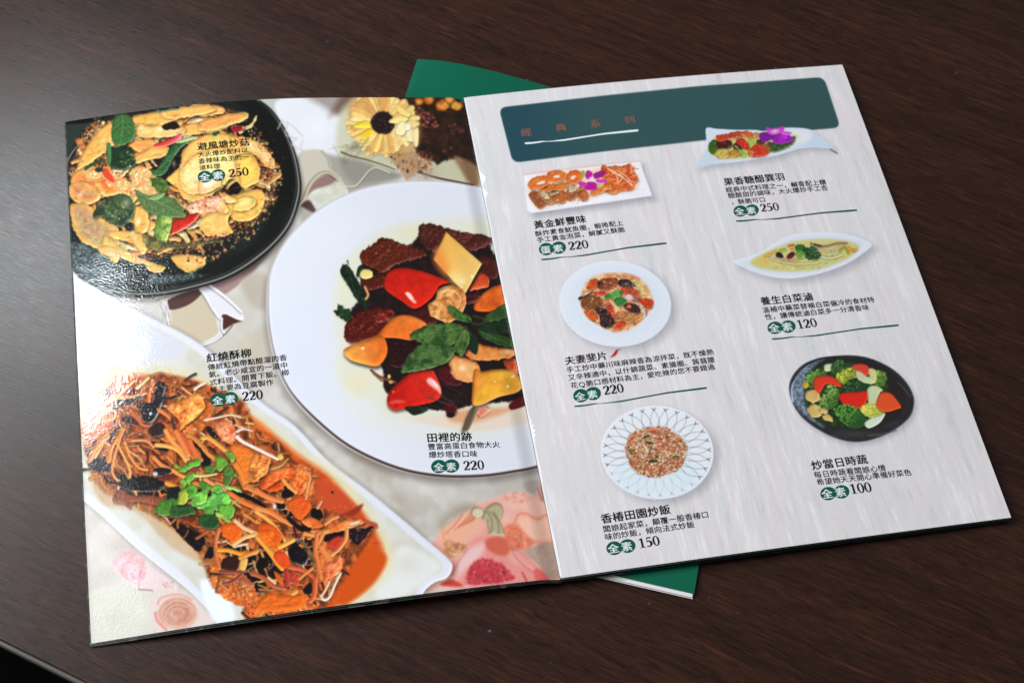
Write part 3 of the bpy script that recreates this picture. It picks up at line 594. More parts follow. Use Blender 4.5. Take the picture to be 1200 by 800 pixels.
    S_(F, '60,480 160,400 270,320 330,280 450,170', 5.5, (240, 190, 120), 3.4); S_(F, '310,230 335,150 360,80', 4.5, (236, 226, 180), 3); S_(F, '375,90 395,180', 3.5, (240, 214, 170)); S_(F, '390,90 440,150', 3, (240, 200, 150))
    S_(F, '470,230 560,150', 5, (240, 186, 110), 4); S_(F, '270,310 400,300 540,270', 4, (232, 150, 70)); S_(F, '170,500 180,430 240,400 300,410 290,460 240,480', 4.5, (236, 160, 84), rim=2)
    S_(F, '300,380 340,340 420,330 500,300', 7, (44, 30, 32), 4); P(F('350,470 400,450 460,470 470,500 400,500 360,490'), (64, 34, 40), rim=3, shadow=(1, 1, 2, .5))
    S_(F, '560,330 570,250 600,190', 6.5, (226, 110, 50), 4.5); S_(F, '415,400 470,470 520,520 580,520', 4, (216, 96, 56))
    P(F('620,190 660,180 695,210 680,280 665,360 640,430 600,490 550,500 510,460 505,370 540,340 570,350 600,330'), (38, 34, 38), rim=5, bump=.8, hl=.6, shadow=(2, 2, 3, .6))
    Ln(F('660,350 630,430 600,480 570,540'), 1, (170, 160, 150), rim=0, alpha=.7); E(176.5, 484.5, 1.6, 2.2, (230, 225, 230), a=30)
    P(F('560,570 580,530 640,500 690,530 680,590 610,610'), (58, 32, 34), rim=4, hl=.4, edge=2, edgec=(24, 20, 22), shadow=(1, 2, 2, .5))
    S_(F, '670,310 740,310 800,280 830,265', 5, (40, 30, 32), 3); S_(F, '850,170 890,140 930,120', 3.5, (50, 34, 34))
    P(F('790,480 700,380 780,340 900,280 970,290 1000,380 920,470 850,520 800,560'), (232, 134, 60), bump=2.5, bs='m', rim=5, cols=(240, 160, 84), tex=.1, shadow=(1, 2, 2, .5))
    for k in range(50): E(*(lambda p: p)((200 + rng.normal() * 14, 452 + rng.normal() * 7)), .6 + rng.random(), .6, pick((226, 150, 100), (240, 200, 150), (190, 90, 60)), alpha=.8)
    S_(F, '920,240 960,210 1000,190', 4, (240, 216, 180)); S_(F, '260,640 290,580 330,540', 4, (60, 34, 36)); S_(F, '340,550 380,590 350,630', 3, (90, 40, 36))
    S_(F, '110,760 140,700 200,620 250,570', 6, (232, 136, 66), 4); S_(F, '140,770 190,680 240,620', 5, (238, 160, 84)); S_(F, '250,800 270,700 330,600 350,540', 6, (232, 134, 56), 4)
    S_(F, '640,400 700,440 760,500', 6, (232, 120, 56), 4); S_(F, '740,470 770,560 770,600', 3, (80, 50, 50)); S_(F, '690,560 740,640 800,700 870,780', 6, (236, 146, 70))
    S_(F, '780,570 840,650 900,720 950,800', 9, (222, 90, 44), 7); S_(F, '620,680 720,690 800,730 850,800', 5.5, (236, 146, 50)); S_(F, '430,640 540,640 600,690', 4, (226, 136, 80))
    S_(F, '860,590 940,640 1010,720', 7, (206, 120, 60), 6)
    # loops lower-left
    S_(V(60, 440, 4), '300,480 285,430 320,300 340,250', 4, (232, 140, 70)); S_(V(60, 440, 4), '300,480 340,500 370,470 360,420 310,320', 3.6, (236, 160, 80)); S_(V(60, 440, 4), '350,330 370,380 410,430 450,440', 4, (230, 140, 60))
    S_(V(60, 440, 4), '180,400 210,340 270,280', 6, (228, 140, 76), 5); P(V(60, 440, 4)('180,410 220,390 270,420 270,450 200,440'), (40, 26, 28), rough=1, rim=3, bump=1); P(V(60, 440, 4)('310,500 440,470 540,500 500,540 380,540 320,520'), (30, 24, 26), rim=4, bump=1.5, rough=1, hl=.5)
    P(V(60, 440, 4)('330,530 380,560 480,560 600,600 560,620 400,590 370,620 340,600 290,590 300,550'), (150, 84, 60), rim=4, bump=1.2, shadow=(1, 2, 2, .4))
    # middle
    S_(Gz, '150,80 165,180 175,200', 3, (70, 44, 46)); S_(Gz, '270,200 340,260 420,340 490,390', 6.5, (226, 132, 50), 5)
    P(Gz('280,220 330,260 400,340 450,400 440,440 380,440 370,340 310,270'), (32, 20, 30), rim=2.5, hl=.5, bump=.8, rough=.5); P(Gz('410,140 450,140 500,210 490,235 440,200'), (34, 28, 34), rim=3, hl=.6, bump=.8)
    S_(Gz, '380,220 430,220 500,270 560,320', 6, (234, 150, 60)); P(Gz('480,100 600,90 640,160 640,230 580,270 510,200'), (222, 110, 70), rough=1.5, rim=4, bump=2.5, bs='m', cols=(236, 150, 100), shadow=(1, 2, 2, .4))
    for k in range(30): E(265 + rng.normal() * 6, 506 + rng.normal() * 6, .8, .7, pick((240, 180, 130), (196, 50, 40), (250, 210, 170)))
    S_(Gz, '400,80 500,60 600,40 680,60', 3.4, (244, 206, 180), 2.2); S_(Gz, '650,170 700,150 770,165', 4, (240, 200, 190), 2); S_(Gz, '720,100 780,110', 3, (236, 170, 90))
    P(Gz('600,290 680,270 760,320 800,400 750,560 700,560 660,440'), (234, 132, 48), rim=5, bump=1, shadow=(1, 2, 2, .4), cols=(226, 112, 40))
    P(Gz('750,420 800,340 880,350 915,390 890,480 820,550 780,570 740,540'), (206, 112, 54), rim=4, bump=3, bs='m', rough=1, cols=(226, 140, 70), shadow=(1, 3, 3, .6), tex=.15)
    S_(Gz, '650,210 700,250 800,300 900,350 970,385', 5.5, (246, 214, 200), 4); E(328.5, 535, 3.4, 3.8, (210, 190, 90), rough=.5, rim=2)
    P(Gz('820,590 900,500 1000,480 1060,520 1000,620 900,640'), (222, 96, 34), rim=5, bump=2.5, bs='m', cols=(200, 74, 28), shadow=(1, 2, 3, .5))
    S_(Gz, '20,270 100,280 180,310 250,390', 6, (238, 156, 70), 5); S_(Gz, '170,170 220,260 270,350', 7, (230, 120, 56)); S_(Gz, '280,240 330,350 370,390', 7, (226, 104, 48))
    S_(Gz, '0,370 60,430 120,460', 6, (230, 130, 60)); P(Gz('0,470 60,450 150,470 130,500 40,520'), (40, 34, 36), rim=3, hl=.8, bump=1); E(182, 555, 3, 2.4, (196, 206, 226), soft=2)
    P(Gz('30,530 130,500 190,530 120,560 60,555'), (120, 50, 36), rim=3); S_(Gz, '150,470 230,520', 6, (234, 140, 50)); S_(Gz, '100,570 200,610', 6.5, (234, 140, 46))
    S_(Gz, '620,400 680,500 710,610', 7.5, (232, 122, 40), 6); S_(Gz, '730,600 850,660 1000,740 1060,770', 9, (226, 112, 46), 7); S_(Gz, '600,650 700,720 800,760 900,800', 7, (228, 110, 40)); S_(Gz, '300,560 400,600 520,640', 6, (226, 110, 40)); S_(Gz, '400,540 480,590 560,620', 5, (236, 140, 90))
    P(Gz('600,620 700,650 790,690 880,750 860,760 760,710 660,670'), (20, 18, 20), rim=2); P(Gz('110,620 200,600 220,680 160,740 110,700'), (22, 34, 32), rough=1)
    # parsley
    gg = [(120, 184, 66), (96, 160, 60), (72, 130, 50), (140, 200, 80)]
    def pr(f, s, c): c = tuple(np.minimum(np.array(c) * 1.12 + [6, 8, 0], 255)); P(f(s), c, rim=2.6, bump=.9, rough=.5, hl=.35, shadow=(1, 1.6, 2, .55), cols=tuple(np.array(c) * .72))
    for s_, c_ in (('190,470 260,420 350,380 365,430 300,450 240,490', gg[1]), ('295,740 340,680 430,680 470,630 560,640 600,700 560,760 480,790 380,780', (112, 192, 84)), ('480,380 530,360 580,400 560,450 500,480', (100, 150, 56)),
                   ('560,330 600,320 635,370 620,410 580,380', (124, 160, 66)), ('400,460 450,430 480,470 440,490', gg[2]), ('550,450 600,440 620,480 600,570 560,600 545,560', (82, 110, 52)), ('245,520 300,490 325,530 290,570 330,620 310,650 270,600', gg[0]),
                   ('140,770 190,700 200,640 260,610 270,680 240,740 180,750', (150, 160, 50)), ('10,800 30,740 80,725 100,770 60,800', (90, 150, 70)), ('160,440 175,420 185,460', gg[1]), ('210,560 235,530 250,580 230,610', gg[0]), ('620,490 650,500 640,520 620,520', gg[2]),
                   ('550,600 600,595 680,630 700,655 640,630 590,620', (140, 186, 100))):
        pr(Gz, s_, c_)
    for s_, c_ in (('230,610 300,580 340,620 300,690 240,680', (84, 150, 56)), ('300,680 360,640 420,650 400,720 330,740', (120, 186, 74)), ('360,560 420,570 430,620 380,640', (70, 130, 50)), ('440,600 500,590 540,630 480,650', (100, 170, 64)),
                   ('120,700 180,690 200,750 150,790', (60, 116, 50)), ('400,760 470,770 460,820 390,810', (88, 156, 62)), ('230,740 290,750 280,800 220,800', (46, 96, 44))):
        pr(Gz, s_, c_)
    S_(Gz, '320,515 400,515 490,500', 4, (196, 206, 110), 3)
    W4 = V(60, 440, 4)
    for s_, c_ in (('490,620 510,590 560,590 560,650 500,650', gg[2]), ('560,620 640,600 680,640 620,660 570,660', (46, 92, 48)), ('690,660 760,650 790,690 760,720 700,700', (40, 84, 46)), ('780,600 850,610 855,650 830,670 790,640', gg[1]), ('760,640 800,650 850,690 830,690', (150, 190, 80)), ('590,600 620,540 640,550 630,600', (160, 170, 60))):
        pr(W4, s_, c_)
    Ln(Gz('600,700 680,760'), 1.5, (170, 206, 110), rim=0); Ln(Gz('510,720 560,660'), .8, (60, 110, 50), rim=0, alpha=.7)
    # right part
    P(Hz('30,260 110,160 200,120 330,110 430,160 400,260 330,330 240,200 120,260 60,290'), (222, 96, 42), rim=5, bump=2.5, bs='m', cols=(236, 136, 66), rough=.8, shadow=(1, 2, 3, .4))
    for k in range(40): E(354 + rng.normal() * 8, 556 + rng.normal() * 6, .9, .7, pick((244, 176, 110), (236, 150, 80), (200, 80, 40)), alpha=.85)
    P(Hz('200,330 220,290 270,290 300,330 250,355 215,355'), (26, 20, 22), rim=3); S_(Hz, '210,210 250,260 310,310', 5, (236, 150, 70))
    P(Hz('250,380 340,330 420,380 430,440 360,520 300,500 250,430'), (230, 104, 38), rim=5, bump=1.2, cols=(222, 84, 30), shadow=(1, 2, 2, .5)); S_(Hz, '380,150 420,190 400,280 390,360', 5, (232, 130, 70), 4)
    P(Hz('430,450 480,430 520,480 500,530 440,510'), (20, 16, 18), rim=3, rough=1); S_(Hz, '480,430 510,380', 5, (216, 130, 90), 4)
    P(Hz('140,400 220,400 230,440 180,445'), (24, 22, 26), rim=3, hl=.8); E(322, 593, 2, 3, (225, 220, 230), soft=2); S_(Hz, '0,430 100,460 200,520 280,560', 7, (232, 124, 56)); S_(Hz, '0,290 80,340 200,380', 7, (226, 116, 54))
    P(Hz('260,500 330,560 430,600 380,630 300,580 240,520'), (30, 20, 22), rim=2); P(Hz('350,530 430,505 500,540 520,580 440,590 380,570'), (222, 110, 50), rim=3, cols=(230, 128, 66), shadow=(1, 2, 2, .5))
    S_(Hz, '540,560 590,520 640,500', 4.5, (226, 130, 70)); P(Hz('420,610 560,590 700,530 850,520 840,550 700,600 520,640'), (232, 116, 48), rim=3, cols=(236, 140, 80), shadow=(1, 2, 3, .5), hl=.4)
    S_(Hz, '380,630 450,640 560,610', 6, (230, 130, 56)); P(Hz('720,610 830,590 940,565 900,600 820,700 770,710'), (34, 22, 30), rough=1, rim=3, bump=1); crumbs(Hz('740,610 880,590 800,690'), 26, .3, .9, [(190, 180, 190), (110, 90, 100)])
    S_(Hz, '840,530 940,575', 4, (196, 70, 50)); S_(Hz, '740,560 800,540', 3, (246, 220, 200))
    S_(Hz, '710,600 700,680 640,760 590,800', 5.5, (234, 140, 70)); P(Hz('530,690 560,640 680,620 660,660 580,690'), (26, 16, 18), rough=.8); P(Hz('560,700 640,650 680,680 620,760 570,740'), (196, 62, 40), rim=3, bump=1.5, shadow=(0, 1, 2, .4))
    S_(Hz, '0,460 100,530 180,620 230,700', 6, (238, 160, 70), 5); P(Hz('20,560 120,560 200,640 190,700 100,700 20,640'), (232, 100, 34), rim=4, cols=(224, 80, 28), bump=.8, shadow=(1, 2, 2, .4)); S_(Hz, '10,640 90,740 150,800', 6, (240, 156, 64))
    S_(Hz, '190,740 290,680', 6, (238, 158, 60)); S_(Hz, '520,640 470,740 460,800', 6, (232, 122, 60)); P(Hz('250,760 330,730 370,790 340,840 270,820'), (26, 18, 22), rim=3, hl=.5, bump=1, rough=.6)
    # bottom part (Jz)
    S_(Jz, '60,330 100,250 140,300', 2, (30, 20, 20)); P(Jz('60,320 110,240 130,300 110,330'), (24, 26, 22), rough=.6); S_(Jz, '165,120 140,200 140,300 165,400', 7, (206, 100, 50), 5)
    P(Jz('190,90 280,80 330,150 280,220 220,190 180,150'), (236, 110, 34), rim=4, bump=1, cols=(230, 90, 26), shadow=(1, 2, 2, .5)); S_(Jz, '280,60 340,110 430,150', 6, (240, 170, 120)); S_(Jz, '270,230 350,180 430,160', 6.5, (242, 164, 96))
    S_(Jz, '160,270 240,275 330,300 430,290', 6.5, (238, 140, 36)); S_(Jz, '310,330 440,280', 6, (236, 132, 50)); S_(Jz, '440,180 520,280 600,390 620,410', 6.5, (240, 152, 50), 5); P(Jz('440,140 540,130 620,240 640,340 560,280 480,200'), (230, 94, 26), rim=4, cols=(238, 116, 40), shadow=(1, 2, 2, .4))
    P(Jz('580,280 650,300 670,390 620,400 560,330'), (226, 80, 30), rim=4); S_(Jz, '600,250 700,200', 6.5, (240, 160, 60)); P(Jz('200,330 290,320 310,380 280,420 200,410 180,390'), (58, 30, 22), rim=4, bump=1.6, rough=.8)
    P(Jz('320,340 370,330 360,400 340,420 310,400'), (224, 170, 90), rim=3, shadow=(1, 1, 2, .5)); P(Jz('430,400 450,340 500,330 520,380 480,410'), (20, 18, 18), rim=3, rough=.8)
    P(Jz('680,280 720,250 780,270 810,330 780,380 720,370 680,340'), (24, 18, 24), rim=5, hl=.6, bump=1.3, rough=.8); S_(Jz, '730,190 800,250 850,370', 5, (120, 84, 56), tex=.3); crumbs(Jz('700,170 800,210 800,260 740,230'), 20, .4, 1.3, [(200, 180, 190), (170, 80, 80), (60, 30, 40)])
    S_(Jz, '180,430 260,430 330,440 260,500 200,510', 5, (150, 60, 46)); S_(Jz, '400,440 480,470 560,530 640,550', 7, (190, 84, 40), 5); S_(Jz, '330,490 400,520', 8, (180, 86, 50)); S_(Jz, '520,470 570,510', 4, (240, 176, 130))
    P(Jz('560,420 620,470 620,520 580,490'), (214, 96, 30), rim=3); S_(Jz, '650,420 655,520', 6, (196, 40, 40)); S_(Jz, '670,395 780,420 860,480', 6, (220, 84, 50)); S_(Jz, '740,480 790,440 840,400', 4.5, (232, 120, 50)); P(Jz('690,420 740,470 730,530 680,500'), (196, 70, 50), rough=1.5, bump=2, rim=3)
    S_(Jz, '590,670 660,610 720,570', 6.5, (240, 140, 60)); P(Jz('440,640 520,580 620,590 700,600 760,590 790,640 760,690 640,710 480,720 400,740 350,720'), (230, 112, 36), rim=5, bump=2, bs='m', cols=(222, 96, 34), soft=2)
    crumbs(Jz('350,650 430,640 440,700 380,740 345,720'), 60, .5, 1.8, [(206, 80, 44), (226, 130, 80), (150, 50, 30)]); P(Jz('770,560 810,510 835,520 830,580 790,590'), (30, 18, 20), rim=3)
    S_(Jz, '870,160 860,260 870,330 900,470', 6, (226, 110, 50)); S_(Jz, '900,250 950,330 990,390', 8, (230, 124, 60)); S_(Jz, '860,480 850,600 820,640', 7, (216, 90, 44))
    P(Jz('930,380 1000,330 1040,300 1046,400 960,480 920,500'), (220, 104, 56), rim=4, bump=2.5, bs='m', rough=1, cols=(232, 132, 80)); S_(Jz, '900,600 920,630 960,610 1000,520 1040,440', 4.5, (248, 214, 190), 3.4); S_(Jz, '905,600 930,560 960,500', 3.6, (240, 180, 140))

def paint_fabric():
    K = V(500, 560, 6.154)
    P(K('-20,560 60,440 120,350 250,260 340,190 450,160 600,100 760,110 800,130 880,190 900,300 930,440 960,600 990,760 100,800 -40,800'), (230, 180, 164), soft=3, cols=(222, 160, 144), ts='c')
    glow(600, 640, 60, 40, (206, 110, 100), .35)
    P(K('100,300 220,210 340,180 330,230 180,300 110,370'), (150, 132, 112), soft=9, alpha=.6)
    P(K('110,370 330,230 400,290 380,350 290,420 300,480 200,570 140,560 110,420'), (226, 170, 140), soft=2)
    for i in range(8):
        x = 140 + i * 30; Ln(K(f'{x},{400 - i*14} {x+60},{340-i*12} {x+120},{262 - i*6}'), 1.4, pick((206, 100, 80), (232, 196, 170), (196, 110, 90)), rim=0, alpha=.8)
    Ln(K('120,380 125,500 140,600'), 2, (222, 150, 110), rim=0); P(K('130,450 200,460 270,470 300,480 220,560 150,560'), (206, 150, 110), rough=2, bump=1.5, cols=(186, 120, 90))
    for i in range(14): Ln([(524 + rng.random() * 22, 636 + rng.random() * 14), (528 + rng.random() * 20, 640 + rng.random() * 12)], 1, pick((150, 100, 70), (236, 200, 160)), rim=0, alpha=.6)
    P(K('160,640 260,560 320,470 420,420 560,530 640,620 900,700 900,740 600,760 200,780 180,700'), (222, 142, 136), soft=5); P(K('230,600 320,500 420,470 380,580 280,660 200,740'), (226, 186, 182), soft=8)
    P(K('430,440 520,420 590,450 600,520 560,560 480,540 430,500'), (206, 100, 78), soft=4); P(K('560,360 640,330 700,380 770,450 740,490 640,520 590,500'), (222, 124, 98), soft=2, rough=1.5, tex=.12)
    for i in range(22):
        x, y = 595 + rng.random() * 24, 618 + rng.random() * 20; Ln([(x, y), (x + 4 * rng.normal(), y + 3 * rng.normal()), (x + 5 * rng.normal(), y + 4 * rng.normal())], .8, pick((196, 90, 70), (236, 170, 140)), rim=0, alpha=.6)
    Ln(K('640,330 660,270 720,260 800,300 860,270 900,290'), 3.4, (226, 146, 116), rim=1, soft=2); Ln(K('650,340 720,400 780,460 900,460 920,440'), 2.4, (222, 140, 110), rim=0, soft=2)
    P(K('660,310 720,280 800,310 890,290 910,420 780,440 700,380'), (234, 182, 160), soft=3)
    P(K('430,220 500,180 550,210 545,270 530,300 560,400 540,415 480,405 440,400 450,350 400,290'), (176, 166, 132), soft=1.5, rim=3)
    E(559.5, 600, 7.5, 6.5, (206, 198, 170), rim=3, edge=1.5, edgec=(120, 100, 76)); E(560, 600, 3, 2.6, (220, 214, 190), edge=1, edgec=(160, 140, 110))
    for s_ in ('420,220 480,180 530,190 550,240 530,300', '430,240 470,300 470,380 450,400', '450,240 510,300 520,400', '480,240 530,320 560,400', '400,290 420,240', '440,300 440,360'):
        Ln(K(s_), 1.1, (110, 100, 70), rim=0, alpha=.8)
    crumbs(K('540,130 620,100 720,120 740,160 680,180 600,170'), 60, .5, 1.8, [(216, 120, 100), (230, 160, 140), (200, 100, 84)], al=.6)
    # red sequin flower
    P(K('290,700 310,640 370,590 450,580 540,620 600,680 620,730 480,760 300,760'), (196, 66, 74), rough=3, soft=3); crumbs(K('290,700 310,640 370,590 450,580 540,620 600,680 620,730 480,760 300,760'), 260, .5, 1.6, [(206, 70, 80), (184, 44, 56), (226, 120, 124), (170, 40, 50)])
    Ln(K('180,700 230,600 300,500'), 1.2, (170, 110, 96), rim=0, alpha=.7); P(K('100,770 180,730 260,780'), (206, 70, 60), soft=3)
    P(K('620,530 660,520 800,640 880,700 860,730 790,680 700,620'), (222, 150, 140), rim=3, shadow=(0, 2, 2, .4), shc=(120, 50, 50)); P(K('780,650 860,690 880,740 790,740'), (214, 100, 92), soft=2); Ln(K('690,680 720,740'), 2, (170, 60, 60), rim=0, alpha=.8)
    # grey boards at right
    P(K('740,500 920,470 960,600 980,700 890,720 800,620 700,530'), (176, 146, 130), soft=2, tex=.06)
    for i in range(7): Ln(K(f'{760+i*30},{500 - i*4} {840+i*25},{640+i*6}'), 1, (206, 186, 170), rim=0, alpha=.5)
    P(K('700,30 800,10 840,60 870,180 830,160 780,120 720,90'), (168, 156, 150), soft=4); P(K('800,60 840,40 870,180 850,180 790,130'), (206, 170, 160), soft=2)
    for s_ in ('800,70 830,160', '820,50 850,170'): Ln(K(s_), 1.6, (150, 84, 70), rim=0, alpha=.8)
    # bottom-left printed cloth with roses
    M = V(60, 600, 4)
    P(M('150,-20 215,0 400,170 600,330 770,505 500,580 180,640 160,300'), (216, 208, 202), soft=3, cols=(204, 196, 188), ts='c')
    glow(140, 640, 40, 26, (190, 176, 166), .7); glow(150, 610, 20, 34, (206, 196, 186), .6)
    P(M('190,370 470,370 480,560 190,630'), (212, 208, 196), soft=3); glow(135, 725, 24, 26, (198, 194, 178), .6); glow(165, 715, 14, 24, (226, 222, 214), .7)
    P(M('290,250 310,200 370,180 430,215 470,250 580,330 570,380 480,375 400,350 340,310'), (226, 206, 206), soft=3, rim=2)
    P(M('290,250 310,200 370,180 430,215 445,290 400,340 340,300'), (222, 172, 174), soft=2, rough=1.5, cols=(232, 206, 214)); crumbs(M('300,220 360,190 420,230 430,290 380,320'), 90, .4, 1.4, [(206, 130, 136), (236, 210, 214), (216, 150, 150), (240, 226, 236)], al=.6)
    Ln(M('430,230 415,300 410,360'), 2, (214, 150, 146), rim=0, alpha=.7); crumbs(M('520,330 570,320 580,350 530,360'), 20, .4, 1.4, [(196, 120, 110)], al=.7)
    Ln(M('410,360 475,366'), 1, (90, 70, 66), rim=0); Ln(M('475,366 485,560'), .7, (120, 108, 100), rim=0, alpha=.8); P(M('480,370 620,380 760,505 490,560'), (220, 204, 198), soft=2)
    E(208.5, 718, 23.5, 19, (206, 162, 144), soft=2, edge=4, edgec=(216, 176, 160), cols=(196, 140, 120))
    for r_ in np.linspace(2, 22, 13):
        p = ell(208.5 + rng.normal(), 718 + rng.normal(), r_, r_ * .8, n=16, jit=.12)
        st = rng.integers(16); Ln(list(np.roll(p, st, 0)[:12]), 1.1, pick((186, 110, 96), (226, 196, 180), (200, 130, 116), (206, 150, 130)), rim=0, alpha=.75)
    Ln(M('490,470 500,510 540,550'), 3.4, (216, 130, 120), rim=1, alpha=.8); Ln(M('500,430 520,400 600,385 660,410'), 2.4, (222, 140, 126), rim=1, alpha=.7)

def paint_left():
    paint_cloth_back(); blur_box(480, 100, 575, 205, 3); blur_box(300, 100, 480, 205, 1); paint_middle_cloth(); paint_fabric(); blur_box(495, 555, 680, 700, 4); blur_box(95, 600, 262, 760, 2); paint_wok(); paint_plate(); paint_bowl()
# ---------------------------------------------------------------- right page print
def paint_wood():
    X, Y = np.meshgrid(np.arange(CW, dtype=np.float32) / S, np.arange(CH, dtype=np.float32) / S)
    # grain runs up the page: along lines from foot to head (both page edges as guides)
    f = np.clip((Y - 80) / 560, -.2, 1.2)
    xl = 540 + 117 * f; xr = 975 + 212 * f
    u = (X - xl) / (xr - xl); v = f * 600
    def n2(seed, cu, cv, amp=0.0):
        r = np.random.default_rng(seed).random((140, 900), dtype=np.float32)
        a = (u * 445 + amp) / cu + 60; b = v / cv + 20
        a = np.clip(a, 0, 897); b = np.clip(b, 0, 137)
        ai = a.astype(int); bi = b.astype(int); fa = a - ai; fb = b - bi
        fa = fa * fa * (3 - 2 * fa); fb = fb * fb * (3 - 2 * fb)
        return ((r[bi, ai] * (1 - fa) + r[bi, ai + 1] * fa) * (1 - fb) + (r[bi + 1, ai] * (1 - fa) + r[bi + 1, ai + 1] * fa) * fb) * 2 - 1
    wob = n2(1, 30, 40) * 1.6 + n2(2, 60, 120) * 3
    g = n2(3, 4.2, 46, wob) * .5 + n2(4, 2.0, 28, wob) * .45 + n2(5, 12, 90, wob) * .35 + n2(6, 1.2, 12, wob) * .35 + n2(8, .8, 5, wob) * .25
    g2 = n2(7, 9, 60, wob); h = np.clip((g - .35) * 3, 0, 1)
    c = np.array([217, 212, 213], np.float32) * (1 + .024 * g)[..., None]
    c += g2[..., None] * np.array([3.5, .5, 0.5]) + (h * 7)[..., None]
    k = np.clip((-g - .55) * 3, 0, 1)[..., None]; c = c * (1 - k * .035)
    CV[...] = c

def rounded(c, r, n=6):
    c = np.array(c, float); out = []
    for i in range(len(c)):
        a, b, d = c[i - 1], c[i], c[(i + 1) % len(c)]; u = (a - b) / np.hypot(*(a - b)); v = (d - b) / np.hypot(*(d - b))
        for t in np.linspace(0, 1, n): out.append((1 - t) ** 2 * (b + u * r) + 2 * t * (1 - t) * b + t * t * (b + v * r))
    return [tuple(q) for q in out]
BAND = rounded([(584.5, 126.3), (700, 113), (820, 101), (965.5, 90.5), (985, 149.8), (900, 156.5), (812, 166), (700, 178.5), (601, 191)], 9)
def paint_right_dishes():
    w = window(np.array([[575, 85], [990, 195]]), 0)
    P(BAND, (30, 68, 80), sm=False, soft=1.2, grad=((47, 79, 81), (610, 150), (690, 140)), tex=.012, ts='p')
    sh = (110, 110, 124)
    # squid rings on a long tray
    Q = V(605, 180, 7.06)
    tray = [(614, 206), (749.5, 189), (764, 229.5), (622, 250), (618, 246)]
    P(tray, (240, 238, 243), sm=False, shadow=(5, 5, 7, .5), shc=sh); P([(614, 206), (749.5, 189), (764, 229.5), (622, 250), (618, 246)], (242, 239, 242), sm=False, cols=(234, 230, 236), ts='c', edge=2, edgec=(236, 232, 236))
    Ln(Q('60,175 300,140 560,110 740,90 1030,60'), 1.4, (232, 176, 166), rim=0, soft=1.6, alpha=.8); Ln(Q('960,290 1060,300'), 1, (222, 206, 200), rim=0, alpha=.6)
    P(Q('95,250 250,160 560,140 760,120 1010,210 960,310 700,345 560,395 400,400 200,460 110,360'), (236, 170, 120), soft=5, alpha=.5)
    fr = dict(rim=2.4, bump=1.1, bs='f', rough=.5, hl=.3, shadow=(.5, .9, 1.2, .5))
    for s_, c_ in (('105,350 130,310 180,320 240,400 250,420 200,455 160,430', (170, 92, 44)), ('180,310 240,310 310,360 320,410 260,420 210,380', (196, 136, 84)), ('210,310 250,320 270,370 230,370', (230, 200, 160)),
                   ('270,330 340,290 420,330 410,400 350,410 300,390', (190, 100, 50)), ('290,320 350,310 330,345 290,350', (226, 190, 150)), ('420,300 480,260 510,330 480,380 420,380', (184, 104, 60)), ('430,270 490,270 490,310 440,310', (226, 196, 150)),
                   ('505,330 520,270 550,270 600,340 580,390 530,380', (206, 122, 62)), ('500,330 550,310 540,360', (176, 90, 40)), ('205,290 260,260 330,250 420,240 430,270 380,300 300,310 230,315', (224, 118, 44))):
        P(Q(s_), c_, cols=tuple(np.array(c_) * .78), **fr)
    crumbs(Q('110,330 300,330 600,300 580,390 200,450'), 90, .3, .9, [(110, 50, 30), (230, 180, 130), (150, 70, 40)])
    for s_, hs in (('95,250 130,205 190,185 250,190 265,230 250,270 190,290 130,300 105,275', '160,250 200,225 240,225 235,250 180,262'), ('250,175 300,140 370,140 410,170 410,205 370,235 300,235 255,210', '300,190 330,175 365,180 355,205 315,205'),
                   ('415,180 450,145 500,135 540,160 540,215 500,245 440,250 415,220', '445,200 465,180 495,180 490,205 460,220')):
        P(Q(s_), (228, 122, 44), cols=(206, 92, 30), **fr); P(Q(hs), (238, 214, 200), edge=1, edgec=(180, 90, 50))
    P(Q('700,110 730,90 760,110 860,100 940,90 970,130 1010,215 980,250 960,300 880,310 800,330 700,300 740,230 700,190'), (222, 116, 50), cols=(190, 70, 40), rim=3, bump=2, rough=1, shadow=(.5, 1, 1.5, .4))
    for i in range(60):
        x, y = 605 + (740 + rng.random() * 230) / 7.06, 180 + (120 + rng.random() * 170) / 7.06; Ln([(x, y), (x + rng.normal() * 4, y + rng.normal() * 3)], 1.3, pick((236, 140, 70), (214, 84, 40), (240, 170, 110), (190, 60, 36)), w2=.8)
    P(Q('610,320 680,280 770,250 790,290 740,310 660,345 620,345'), (222, 124, 56), cols=(236, 160, 90), **fr); P(Q('760,310 830,290 830,330 780,335'), (224, 120, 50), **fr)
    for s_ in ('750,120 860,180 950,260', '840,140 920,200 960,270', '830,190 850,240 880,200', '760,130 840,180 880,190'): Ln(Q(s_), .9, (244, 224, 204), rim=0)
    m_ = (184, 24, 150)
    P(Q('570,180 590,140 630,160 625,190 590,215'), m_, rim=1.5); P(Q('640,170 700,145 745,150 720,190 650,210'), (150, 26, 120), rim=1.5); P(Q('560,270 600,235 660,245 670,290 620,305 580,300'), (176, 20, 140), rim=2); P(Q('510,240 560,235 590,260 540,275'), (200, 50, 170), rim=1)
    P(Q('660,215 740,220 750,240 680,245'), (206, 60, 180), rim=1); glow(605 + 625 / 7.06, 180 + 215 / 7.06, 6.5, 4.5, (236, 210, 250), 1); P(Q('540,150 565,145 565,190 545,200'), (150, 170, 60), rim=1); E(702, 218, 3, 2, (170, 200, 70), rim=1)
    # sweet and sour dish, wavy plate
    A = V(800, 80, 5)
    P(A('90,575 140,460 137,355 200,356 300,362 420,362 480,368 600,350 700,352 760,365 800,400 850,440 880,470 800,462 680,472 560,510 420,535 300,552 180,562'), (206, 214, 226), shadow=(3, 4, 7, .4), shc=sh)
